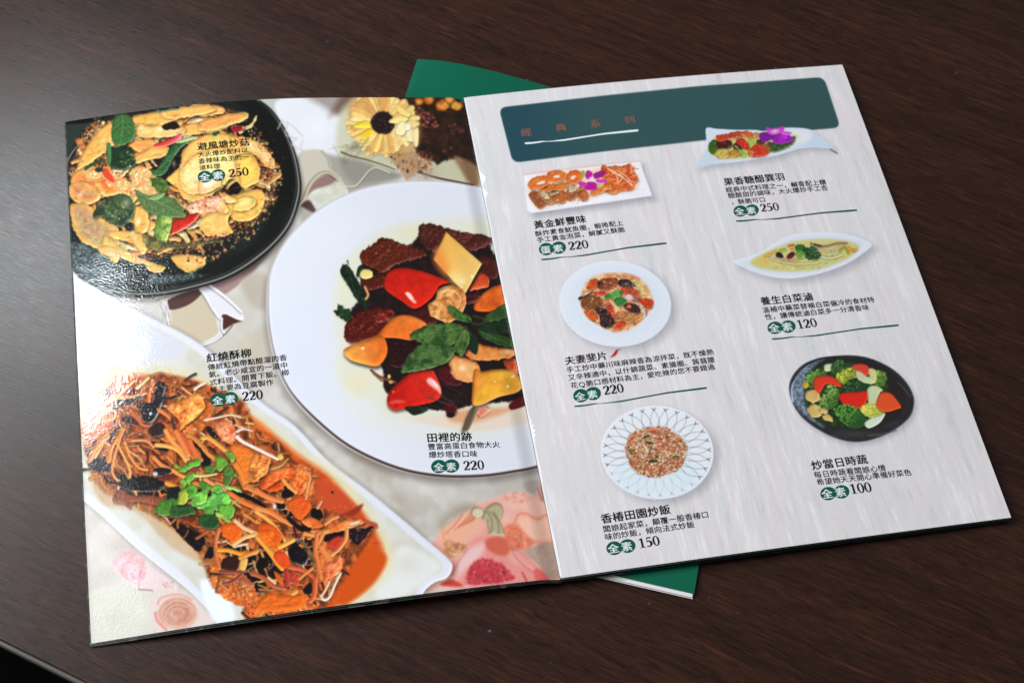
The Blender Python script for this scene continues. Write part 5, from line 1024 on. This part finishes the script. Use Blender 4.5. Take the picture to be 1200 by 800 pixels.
def chars(name, pg, s, p0, p1, parent, mt, bold=0.0, off=.00012, origin=None, hs=1.0, fill=.98, label=None):
    """each character centred in its own cell between the photo's line ends"""
    a, d, u, L_, sc = frame(pg, p0, p1); n = len(s); pitch = L_ / n; V_, F_, Z_ = [], [], []
    st_ = .5 * bold
    for i, ch, ox, oy, oz in [(i, ch, ox, oy, oz) for i, ch in enumerate(s) for ox, oy, oz in (((-bold, 0, 0), (bold, 0, 1), (0, st_, 2), (0, -st_, 3)) if bold else ((0, 0, 0),))]:
        v, f = text_mesh(ch, 0)
        if not len(v): continue
        v = v + [ox, oy]
        w = 1.0 if ord(ch) > 0x2000 else .8; ph = v.copy(); 
        if ord(ch) > 0x2000: em = pitch * fill; ph = (ph - [.5, 0]) * [em, em * hs]; ph[:, 1] += .06 * em
        else: em = pitch * 1.1; c = (ph[:, 0].min() + ph[:, 0].max()) / 2; ph = (ph - [c, 0]) * em
        q = a + np.outer(ph[:, 0] + pitch * (i + .5), d) + np.outer(ph[:, 1], u); b0 = sum(len(x) for x in V_)
        V_.append(q / sc); F_ += [[j + b0 for j in g] for g in f]; Z_ += [oz * 4e-6] * len(q)
    return flat_on_page(name, pg, np.concatenate(V_), F_, parent, mt, off + np.array(Z_)[:, None], origin, label)
def stripm(pts):
    """variable-width stroke (x, y, w) -> verts, quads"""
    p = np.array(pts, float); q = smooth_pts(p, False, 5) if len(p) > 2 else p; d = np.gradient(q[:, :2], axis=0); n = np.stack([-d[:, 1], d[:, 0]], -1); n /= np.linalg.norm(n, axis=1, keepdims=True)
    v = np.concatenate([q[:, :2] + n * q[:, 2:] / 2, q[:, :2] - n * q[:, 2:] / 2]); m_ = len(q)
    return v, [[i + m_, i + 1 + m_, i + 1, i] for i in range(m_ - 1)]
def ring(cx, cy, a, b, c, d, n=28):
    t = np.linspace(0, 2 * np.pi, n, endpoint=False); v = np.concatenate([np.stack([cx + a * np.cos(t), cy + b * np.sin(t)], -1), np.stack([cx + c * np.cos(t), cy + d * np.sin(t)], -1)])
    return v, [[i, (i + 1) % n, (i + 1) % n + n, i + n] for i in range(n)]
DIG = {
    '0': [ring(.27, .5, .26, .52, .115, .445)],
    '1': [(np.array([(.19, .03), (.345, .03), (.345, 1.0), (.19, .94)]), [[0, 1, 2, 3]]), (np.array([(.07, .80), (.205, .86), (.325, 1.0), (.29, 1.0), (.06, .87)]), [[0, 1, 2, 3, 4]]), (np.array([(.06, 0), (.47, 0), (.47, .05), (.06, .05)]), [[0, 1, 2, 3]])],
    '2': [stripm([(.08, .70, .14), (.12, .87, .11), (.26, .955, .09), (.39, .88, .14), (.42, .70, .19), (.35, .47, .16), (.21, .26, .12), (.06, .07, .08)]), (np.array([(.03, 0), (.46, 0), (.52, .22), (.47, .22), (.42, .13), (.10, .13)]), [[0, 1, 2, 3, 4, 5]])],
    '5': [(np.array([(.13, .87), (.42, .87), (.48, 1.0), (.13, 1.0)]), [[0, 1, 2, 3]]), (np.array([(.09, .52), (.14, .52), (.17, 1.0), (.13, 1.0)]), [[0, 1, 2, 3]]),
          stripm([(.10, .54, .06), (.21, .60, .11), (.36, .54, .16), (.42, .34, .19), (.36, .13, .14), (.21, .04, .09), (.07, .09, .14)])]}
def price(pg, s, p0, p1, parent, mt, origin, hk=1.5):
    a, d, u, L_, sc = frame(pg, p0, p1); pitch = L_ / len(s); V_, F_ = [], []; h = pitch * hk
    for i, ch in enumerate(s):
        for k, (v, f) in enumerate(DIG[ch]):
            x = (v[:, 0] - .27) / .54 * pitch * 1.0 + pitch * (i + .5); q = a + np.outer(x, d) + np.outer(v[:, 1] * h, u); b0 = sum(len(z) for z in V_); V_.append(q / sc); F_ += [[j + b0 for j in g] for g in f]
    return flat_on_page('price', pg, np.concatenate(V_), F_, parent, mt, .00012, origin)
def disc_px(pg, cx, cy, rx, ry):
    return inv_page(pg, ell(cx, cy, rx, ry, -7, 28))
def badge(pg, c1, c2, rx, ry, chs, parent, origin):
    v = []; f = []
    for k, c in enumerate((c1, c2)):
        p = disc_px(pg, c[0], c[1], rx, ry)
        if k == 1:   # keep the second disc out of the first one's plane
            pass
        b0 = len(v); v += list(p); f.append([b0 + i for i in range(len(p))][::-1])
    P1, n1 = surf_pts(pg, np.array(v), .00013); P1[28:] += n1[28:] * .000012
    f = [g[::-1] if False else g for g in f]
    o = mesh_obj('diet_badge', P1 - origin, f, M['green_ink'], parent)
    o.data.flip_normals() if o.data.polygons[0].normal.z < 0 else None
    dx = (c2[0] - c1[0]) / 2; dy = (c2[1] - c1[1]) / 2; h = ry * .70
    chars('badge_lettering', pg, chs, (c1[0] - dx + .3, c1[1] - dy + h), (c2[0] + dx + .3, c2[1] + dy + h), parent, M['white_ink'], bold=.02, off=.00018, origin=origin, fill=.84, hs=.95)
def underline(pg, p0, p1, parent, mt, origin, w=2.0):
    a = np.array(p0); b = np.array(p1); d = b - a; L_ = np.hypot(*d); n = np.array([-d[1], d[0]]) / L_
    ts = np.linspace(0, 1, 40); dev = np.interp(ts, [0, .08, .16, .22, .35, .5, .7, 1], [0, .6, .2, 1.2, 1.6, .6, -.6, 0]) * L_ / 150
    wd = np.interp(ts, [0, .02, .14, .19, .24, .34, .6, .95, 1], [.7, .9, .7, .25, .35, .8, .7, 1.05, .9]) * w
    c = a + np.outer(ts, d) + np.outer(dev, n); st = inv_page(pg, np.concatenate([c - np.outer(wd / 2, n), c + np.outer(wd / 2, n)]))
    return flat_on_page('brush_underline', pg, st, [[i + 40, i + 41, i + 1, i] for i in range(39)], parent, mt, .00013, origin)

# ---------------------------------------------------------------- materials of the place
M = {}
def wood_mat():
    m = bpy.data.materials.new('dark_wood_laminate'); m.use_nodes = True; nt = m.node_tree; b = nt.nodes['Principled BSDF']; L = nt.links.new; N = nt.nodes.new
    tc = N('ShaderNodeTexCoord')
    def noise(sx, sy, det, rgh=.6, dist=0):
        mp = N('ShaderNodeMapping'); mp.inputs['Scale'].default_value = (sx, sy, 1); n = N('ShaderNodeTexNoise'); n.inputs['Scale'].default_value = 1; n.inputs['Detail'].default_value = det; n.inputs['Roughness'].default_value = rgh; n.inputs['Distortion'].default_value = dist
        L(tc.outputs['Object'], mp.inputs[0]); L(mp.outputs[0], n.inputs['Vector']); return n.outputs['Fac']
    def ramp(f, *st):
        r = N('ShaderNodeValToRGB'); e = r.color_ramp.elements
        while len(e) < len(st): e.new(.5)
        for k, (p, c) in enumerate(st): e[k].position = p; e[k].color = lin(c)
        L(f, r.inputs[0]); return r.outputs[0]
    def mix(a, b_, f, mode='MIX'):
        x = N('ShaderNodeMix'); x.data_type = 'RGBA'; x.blend_type = mode
        if isinstance(f, float): x.inputs[0].default_value = f
        else: L(f, x.inputs[0])
        L(a, x.inputs[6]); L(b_, x.inputs[7]); return x.outputs[2]
    f1 = noise(40, 420, 6, .72, 1.2); f2 = noise(4, 50, 4, .6, .6); f3 = noise(110, 1300, 3, .6)
    c1 = ramp(f1, (.26, (26, 13, 9)), (.42, (47, 26, 18)), (.56, (62, 36, 25)), (.74, (80, 47, 33)))
    c2 = ramp(f2, (.3, (120, 108, 108)), (.7, (255, 244, 236)))
    c = mix(c1, c2, .6, 'MULTIPLY')
    c3 = ramp(f3, (.34, (110, 100, 98)), (.5, (255, 255, 255))); c = mix(c, c3, .42, 'MULTIPLY')
    fr = noise(30, 330, 3, .5, .3); rd = ramp(fr, (.62, (0, 0, 0)), (.74, (255, 255, 255)))
    red = N('ShaderNodeRGB'); red.outputs[0].default_value = lin((104, 52, 38)); x = N('ShaderNodeMath'); x.operation = 'MULTIPLY'; x.inputs[1].default_value = .38; L(rd, x.inputs[0]); c = mix(c, red.outputs[0], x.outputs[0])
    nd = N('ShaderNodeTexNoise'); nd.inputs['Scale'].default_value = 260; nd.inputs['Detail'].default_value = 1; L(tc.outputs['Object'], nd.inputs['Vector'])
    ds = ramp(nd.outputs['Fac'], (.79, (0, 0, 0)), (.83, (255, 255, 255))); dm = N('ShaderNodeMath'); dm.operation = 'MULTIPLY'; dm.inputs[1].default_value = .30; L(ds, dm.inputs[0]); du = N('ShaderNodeRGB'); du.outputs[0].default_value = lin((150, 140, 132)); c = mix(c, du.outputs[0], dm.outputs[0])
    L(c, b.inputs['Base Color'])
    r = N('ShaderNodeMapRange'); r.inputs[1].default_value = .3; r.inputs[2].default_value = .7; r.inputs[3].default_value = .26; r.inputs[4].default_value = .33; L(f3, r.inputs[0]); L(r.outputs[0], b.inputs['Roughness'])
    b.inputs['Specular IOR Level'].default_value = .38
    ng = N('ShaderNodeTexNoise'); ng.inputs['Scale'].default_value = 1500; ng.inputs['Detail'].default_value = 2; L(tc.outputs['Object'], ng.inputs['Vector'])
    u1 = N('ShaderNodeBump'); u1.inputs['Strength'].default_value = 1; u1.inputs['Distance'].default_value = .00004; L(ng.outputs['Fac'], u1.inputs['Height'])
    u2 = N('ShaderNodeBump'); u2.inputs['Strength'].default_value = 1; u2.inputs['Distance'].default_value = .00005; L(f3, u2.inputs['Height']); L(u1.outputs[0], u2.inputs['Normal']); L(u2.outputs[0], b.inputs['Normal'])
    return m
M['wood'] = wood_mat()
M['edge'] = mat('edge_band_painted_highlight', (84, 80, 72), .3, .5, (600, .3, .0001))  # edge highlight put into the band's colour, lighter than the black edge itself
M['under'] = mat('table_underside', (7, 6, 6), .9, .05)
M['floor'] = mat('dark_floor', (7, 5, 5), .9, .05, (20, .3, .002))
M['black_ink'] = mat('black_ink', (26, 24, 26), GLOSS, .5, (900, 1, .00003))
M['green_ink'] = mat('green_ink', (4, 84, 68), GLOSS, .5, (900, 1, .00003))
M['white_ink'] = mat('white_ink', (226, 232, 232), GLOSS, .5, (900, 1, .00003))
M['copper_ink'] = mat('copper_ink', (142, 92, 74), GLOSS, .5, (900, 1, .00003))
M['paper_edge'] = mat('paper_edge', (206, 204, 200), .7, .3, (2000, .6, .0001))
M['paper_white'] = mat('white_paper', (222, 220, 222), .4, .4, (300, .3, .0001))
M['green_cover'] = mat('green_laminated_cover', (4, 92, 68), .16, .5, (60, .5, .0004))
M['dark_cover'] = mat('dark_green_cover', (16, 34, 32), .3, .5, (200, .4, .0002))
M['fold_white'] = mat('worn_white_fold', (246, 246, 248), .6, .3, (1500, 1, .0001))
M['tan_edge'] = mat('worn_tan_edge', (176, 160, 112), .7, .3, (800, .6, .0002))

# ---------------------------------------------------------------- the table
TA = math.radians(-34.9); ex = np.array([math.cos(TA), math.sin(TA)]); ey = np.array([-math.sin(TA), math.cos(TA)])
e0 = ray_z((0, 748), 0.0)[:2]
table = empty('table', (float(e0[0]), float(e0[1]), 0), 'dark brown wood grain table with a worn black edge, its highlight painted lighter, under the menus', 'table')
table.rotation_euler = (0, 0, TA)
def box_bm(x0, x1, y0, y1, z0, z1, bev=0, seg=3):
    bm = bmesh.new(); bmesh.ops.create_cube(bm, size=1)
    for v in bm.verts: v.co = ((x0 + x1) / 2 + v.co.x * (x1 - x0), (y0 + y1) / 2 + v.co.y * (y1 - y0), (z0 + z1) / 2 + v.co.z * (z1 - z0))
    if bev: bmesh.ops.bevel(bm, geom=bm.edges[:], offset=bev, segments=seg, profile=.5, affect='EDGES')
    return bm
def bm_obj(name, bm, mt, parent=None, smooth=True):
    me = bpy.data.meshes.new(name); bm.to_mesh(me); bm.free(); me.materials.append(mt)
    if smooth: me.shade_smooth(); me.set_sharp_from_angle(angle=.6)
    o = bpy.data.objects.new(name, me); COL.objects.link(o); o.parent = parent; return o
bm_obj('tabletop', box_bm(-.75, 1.05, .0, 1.15, -.024, 0, .0006, 2), M['wood'], table)
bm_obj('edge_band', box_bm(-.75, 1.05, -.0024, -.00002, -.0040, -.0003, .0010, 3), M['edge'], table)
bm_obj('edge_band', box_bm(-.75, 1.05, -.0014, -.0001, -.024, -.0043, .0005, 2), M['under'], table)
for lx, ly in ((-.68, .06), (.98, .06), (-.68, 1.09), (.98, 1.09)):
    bm_obj('leg', box_bm(lx - .025, lx + .025, ly - .025, ly + .025, -.726, -.0245, .003, 2), M['under'], table)
fl = mesh_obj('floor', [(-4, -4, -.73), (4, -4, -.73), (4, 4, -.73), (-4, 4, -.73)], [[0, 1, 2, 3]], M['floor']); fl['kind'] = 'structure'

# ---------------------------------------------------------------- the closed menu underneath
TLb = ray_z((489, 69.5), .0030); BRb = ray_z((812, 702), .0008)
b_or = np.array([BRb[0], BRb[1], 0.0]); BW, BH = .210, .297; dg_ = (TLb - BRb)[:2]; sc_ = np.hypot(*dg_) / math.hypot(BW, BH); BW *= sc_; BH *= sc_
ang = math.atan2(dg_[1], dg_[0]) - math.atan2(BH, -BW); print('closed menu', sc_, math.degrees(ang))
bu = np.array([math.cos(ang), math.sin(ang), 0]); bv = np.array([-math.sin(ang), math.cos(ang), 0])
closed = empty('closed_menu', tuple(b_or - bu * BW / 2 + bv * BH / 2), 'closed menu with glossy plain green cover, tucked under the open menu', 'menu')
c_or = np.array(closed.location)
def BF(s, t, k=1.0, dz=0.0):
    s = np.asarray(s, float); t = np.asarray(t, float)
    p = b_or + ((s - 1) * BW)[..., None] * bu + (t * BH)[..., None] * bv
    lift = .0050 * np.sin(np.pi * np.clip((s + .002) / .46, 0, 1) ** .66) * sstep(.845, .995, t)
    p[..., 2] += lift * k + .0006 * (1 - sstep(0, .03, s)) * k + dz; return p
def bsheet(name, dz, th, s0, s1, t0, t1, mats, k=1, label=None): return sheet(name, BF, s0, s1, t0, t1, 40, 60, dz, th, mats, closed, c_or, k, label)
bsheet('front_cover', .0019, .0004, 0, 1, .0085, 1, [M['green_cover'], M['tan_edge']])
for k in range(2):
    bsheet('inner_leaf', .0015 - .0004 * k, .0003, .004, .997, .001 * k + .002, .997, [M['paper_white'], M['paper_edge']], 1 - .2 * (k + 1))
bsheet('back_cover', .0008, .0004, 0, .999, .0005, 1, [M['paper_white'], M['tan_edge']], .2)

# ---------------------------------------------------------------- the open menu
menu = empty('open_menu', (0, .148, 0), 'open menu showing printed dishes on a glossy photo page and a pale wood page', 'menu')
m_or = np.array(menu.location)
paint_left(); soften(2); lum = CV.mean(-1, keepdims=True) + 1; CV *= (lum - 255 * .028 * np.sin(2 * np.pi * np.clip(lum, 0, 255) / 255)) / lum; CV -= (lum - CV) * .03     # printer's contrast curve
if DEBUG_PRINT: save_canvas('left')
M['left_print'] = page_mat('left_page_print', print_image('left_page_print', 'L', 1240, 1700), GLOSS, .5)
left = sheet('left_page', PL, 0, 1, 0, 1, 110, 90, 0, .00022, [M['left_print'], M['paper_edge']], menu, m_or)
paint_right(); soften(1)
if DEBUG_PRINT: save_canvas('right')
M['right_print'] = page_mat('right_page_print', print_image('right_page_print', 'R', 1260, 1700), .30, .5)
right = sheet('right_page', PR, 0, 1, 0, 1, 90, 60, 0, .00022, [M['right_print'], M['paper_edge']], menu, m_or)
# lower leaves and cover
def stained(name, cols):
    m = mat(name, cols[0], .5); nt = m.node_tree; b = nt.nodes['Principled BSDF']; tc = nt.nodes.new('ShaderNodeTexCoord'); n = nt.nodes.new('ShaderNodeTexNoise'); n.inputs['Scale'].default_value = 55; n.inputs['Detail'].default_value = 1
    r = nt.nodes.new('ShaderNodeValToRGB'); e = r.color_ramp.elements; r.color_ramp.interpolation = 'CONSTANT'
    while len(e) < len(cols): e.new(.5)
    for i, c in enumerate(cols): e[i].position = .3 + .4 * i / len(cols); e[i].color = lin(c)
    nt.links.new(tc.outputs['Object'], n.inputs['Vector']); nt.links.new(n.outputs['Fac'], r.inputs[0]); nt.links.new(r.outputs[0], b.inputs['Base Color']); return m
M['printed_leaf'] = stained('printed_leaf_edge', [(14, 12, 12), (24, 50, 32), (20, 18, 18), (78, 80, 74), (16, 14, 14), (22, 44, 36), (12, 12, 12), (56, 26, 24)])
sheet('inner_leaf', PL, -.0035, 1, -.0018, 1.0, 60, 30, -.00035, .00025, [M['printed_leaf'], M['paper_edge']], menu, m_or, .95)
sheet('inner_leaf', PL, -.001, 1, -.0045, .998, 60, 30, -.0007, .00025, [M['printed_leaf'], M['printed_leaf']], menu, m_or, .84)
sheet('back_cover', PL, .002, 1, -.003, .998, 60, 30, -.00105, .0004, [M['dark_cover'], M['dark_cover']], menu, m_or, .70)
sheet('inner_leaf', PR, 0, .999, -.001, .998, 60, 30, -.0006, .0003, [M['dark_cover'], M['paper_edge']], menu, m_or, .8)
sheet('inner_leaf', PR, 0, .998, -.002, .998, 60, 30, -.0011, .0004, [M['dark_cover'], M['dark_cover']], menu, m_or, .5)
sheet('back_cover', PR, 0, 1.0, -.0035, .998, 60, 30, -.0019, .0005, [M['dark_cover'], M['dark_cover']], menu, m_or, .3)
# paper worn white along the fold
def fold():
    t = np.linspace(0.002, .998, 220); w = .0007 + .0006 * np.clip(value_noise(220, 1, 14, seed=5)[0], 0, 1) + .0022 * (np.exp(-((t - .805) / .010) ** 2) + .7 * np.exp(-((t - .77) / .008) ** 2) + .9 * np.exp(-((t - .27) / .02) ** 2) * (.5 + .5 * np.sin(t * 700)))
    w = w / .22; v = np.concatenate([np.stack([np.full_like(t, -.001), t], -1), np.stack([w, t], -1)]); P_, n = surf_pts('R', v, .00003); P_[:220, 2] += .0002
    return mesh_obj('worn_fold', P_ - m_or, [[i, i + 220, i + 221, i + 1] for i in range(219)], M['fold_white'], menu, smooth=True)
fold()

# printed pictures, each its own skin on the page
ED = I_
def ph(pg, outline, label, sm=True):
    pts = smooth_pts(outline) if sm else np.array(outline, float)
    patch('dish_photo', pg, pts, left if pg == 'L' else right, M['left_print'] if pg == 'L' else M['right_print'], label, origin=m_or)
ph('L', I_('60,90 250,88 303,117 318,130 333,152 345,180 352,214 349,238 338,266 318,290 290,312 262,327 228,338 190,346 150,348 110,341 84,332 55,330'), 'printed photo of a black pan of fried mushrooms with basil and red chilli')
ph('L', PLATE, 'printed photo of a white plate of peppers, glazed pieces and basil')
ph('L', I_('80,330 92,325 135,350 168,367 235,403 300,465 345,498 383,538 428,572 460,598 500,632 524,653 530,664 523,677 499,690 440,760 250,760 252,727 232,702 210,682 160,642 130,614 100,588 70,560'), 'printed photo of a long white dish of shredded carrot in orange sauce')
patch('flower_photo', 'L', smooth_pts(I_('408,108 440,104 560,104 566,200 540,196 480,196 440,186 408,165')), left, M['left_print'], 'printed yellow daisy and dried flowers', origin=m_or)
patch('fabric_photo', 'L', smooth_pts(I_('512,640 520,612 555,590 620,572 645,575 670,690 560,700 505,700 528,668')), left, M['left_print'], 'printed pink floral cloth', origin=m_or)
patch('title_band', 'R', np.array(BAND), right, M['right_print'], 'printed dark teal band with copper heading', origin=m_or, cell=.0016)
ph('R', [(614, 206), (749.5, 189), (764, 229.5), (622, 250), (618, 246)], 'printed photo of a long white tray of squid rings with a purple orchid', False)
ph('R', [(827.3, 150.8), (870, 153), (895, 148), (920, 148), (940, 150.5), (952, 153), (962, 161), (976, 174), (950, 173), (936, 174.5), (912, 182), (884, 187), (860, 190.5), (836, 192.5), (819, 194.5), (828, 174)], 'printed photo of a wavy white dish of sweet and sour pieces with a purple orchid', False)
ph('R', [(860, 306), (875, 302), (892, 296), (905, 287), (918, 279), (936, 274), (955, 272.3), (980, 273), (1000, 277), (1021.5, 286), (1012, 296), (994, 308), (972, 317), (950, 323), (928, 326), (905, 324), (886, 319), (870, 312)], 'printed photo of a leaf shaped white dish of cabbage soup')
ph('R', ell(721, 356, 65.5, 50, 5, 32), 'printed photo of a round white plate of spicy sliced pieces')
ph('R', ell(770, 530, 66, 54.5, 3, 32), 'printed photo of fried rice on a plate with a grey line pattern')
ph('R', I_('925,458 928,442 940,428 958,420 978,417 1000,416.5 1020,420 1042,430 1058,443 1068,458 1071,472 1066,488 1050,502 1030,512 1010,517 990,516 968,508 946,494 932,478'), 'printed photo of a black bowl of broccoli and carrot')

def block(pg, title, t0, t1, lines, b1, b2, br, chs, pr, p0, p1, ul=None):
    par = left if pg == 'L' else right
    chars('dish_title', pg, title, t0, t1, par, M['black_ink'], bold=.022, origin=m_or)
    for s, a, b in lines: chars('dish_description', pg, s, a, b, par, M['black_ink'], bold=.011, origin=m_or)
    badge(pg, b1, b2, br[0] * 1.1, br[1] * 1.08, chs, par, m_or); price(pg, pr, p0, p1, par, M['black_ink'], m_or)
    if ul: underline(pg, ul[0], ul[1], par, M['green_ink'], m_or)
block('L', '避風塘炒菇', (231.3, 176.5), (293, 170.5), [('大火爆炒配料以', (232, 184.6), (291, 178.6)), ('香辣味為主的一', (232.5, 192.3), (292.5, 186.6)), ('道料理', (233.5, 199.8), (258.5, 197.3))], (240, 207.2), (255.5, 205.5), (7.6, 6.4), '全素', '250', (268.5, 208), (292, 205.5))
block('L', '紅燒酥柳', (242, 424.8), (295.5, 417.8), [('傳統紅燒帶點醋溜的香', (243.5, 434), (336.7, 422)), ('氣。老少咸宜的一道中', (244.6, 442.7), (337.8, 430.8)), ('式料理。開胃下飯。柳', (245.7, 451.9), (339.4, 439.4)), ('條主要為豆腐製作', (246.3, 460.5), (321, 450.8))], (255.1, 468.5), (270, 466.8), (8.2, 7.2), '全素', '220', (284, 470), (308.7, 467))
block('L', '田裡的跡', (500, 518), (553.8, 516.3), [('豐富高蛋白食物大火', (501.3, 527), (586.3, 524)), ('爆炒塔香口味', (502.5, 536.3), (560, 535))], (514.3, 546.3), (528.8, 545.8), (8.4, 7.2), '全素', '220', (543.5, 550.8), (568, 549.7))
block('R', '黃金鮮豐味', (626, 268.3), (688, 260.5), [('酥炸素食魷魚圈，蝦捲配上', (627.5, 277.3), (731, 264)), ('手工黃金泡菜，解膩又酥脆', (629.5, 284.6), (733, 271.8))], (640, 292), (654.5, 290.3), (7.8, 6.7), '蛋素', '220', (667, 293.3), (690.5, 290.5), ((634.3, 304.3), (780.8, 285)))
block('R', '夫妻斐片', (662.4, 427.7), (712.7, 420.7), [('手工炒中藥川味麻辣香為涼拌菜，既不燥熱', (664, 436.8), (837.3, 415.3)), ('又辛辣適中，以什錦蔬菜、素腸圈、蒟蒻腰', (666, 446), (838.4, 424.4)), ('花Q脆口感材料為主，愛吃辣的您不要錯過', (669, 455.2), (838.4, 432.6))], (680.6, 463.4), (695, 461), (8.2, 7.2), '全素', '220', (708, 462.6), (732, 459.3), ((673.2, 476), (828.2, 454.3)))
block('R', '香椿田園炒飯', (704.9, 613.3), (787, 601.2), [('闆娘起家菜，顛覆一般香椿口', (707, 623.6), (831.6, 605.8)), ('味的炒飯，傾向法式炒飯', (709.1, 632.8), (814.6, 617.5))], (719.7, 641.9), (735.3, 639.4), (8.4, 7.4), '全素', '150', (749.5, 642), (774.2, 638.2))
block('R', '果香糖醋巽羽', (849, 217.8), (921, 211), [('經典中式料理之一，鹹香配上糖', (851, 225.8), (969, 216.2)), ('醋酸甜的調味，大火爆炒手工杏', (853.6, 232.5), (971, 223)), ('，酥脆可口', (857, 240), (898, 236.6))], (867.4, 247.4), (881, 246.3), (7.3, 6.1), '全素', '250', (892.2, 248.2), (914, 246.4), ((862.4, 259.2), (1004, 246.4)))
block('R', '養生白菜滷', (892, 357.6), (954, 351.6), [('溫補中藥菜替補白菜偏冷的食材特', (894, 366.8), (1025.6, 354)), ('性，讓傳統滷白菜多一分清香味', (897, 374.8), (1019.4, 363))], (908, 384), (923.4, 382.6), (8, 6.7), '全素', '120', (935.4, 385.3), (958.6, 382.5), ((904.4, 397.2), (1053, 381)))
block('R', '炒當日時蔬', (952, 550.6), (1018, 542.4), [('每日時蔬看闆娘心情', (954.4, 560), (1039, 551.3)), ('希望她天天開心準備好菜色', (957.6, 568.4), (1069, 556.4))], (970.4, 578), (986, 576), (8.4, 7.2), '全素', '100', (997.5, 578.6), (1022.6, 575.8))
for ch, (x, y) in zip('經典系列', ((617.5, 154.3), (658.3, 148.8), (698.8, 144.3), (739.3, 140))):
    chars('heading_character', 'R', ch, (x - 6.6, y + 6.0), (x + 6.6, y + 4.6), right, M['copper_ink'], bold=.012, origin=m_or, hs=.95)
underline('R', (615, 168.3), (748, 153), right, M['white_ink'], m_or, 2.4)
print('BUILD', round(time.time() - T0, 1))
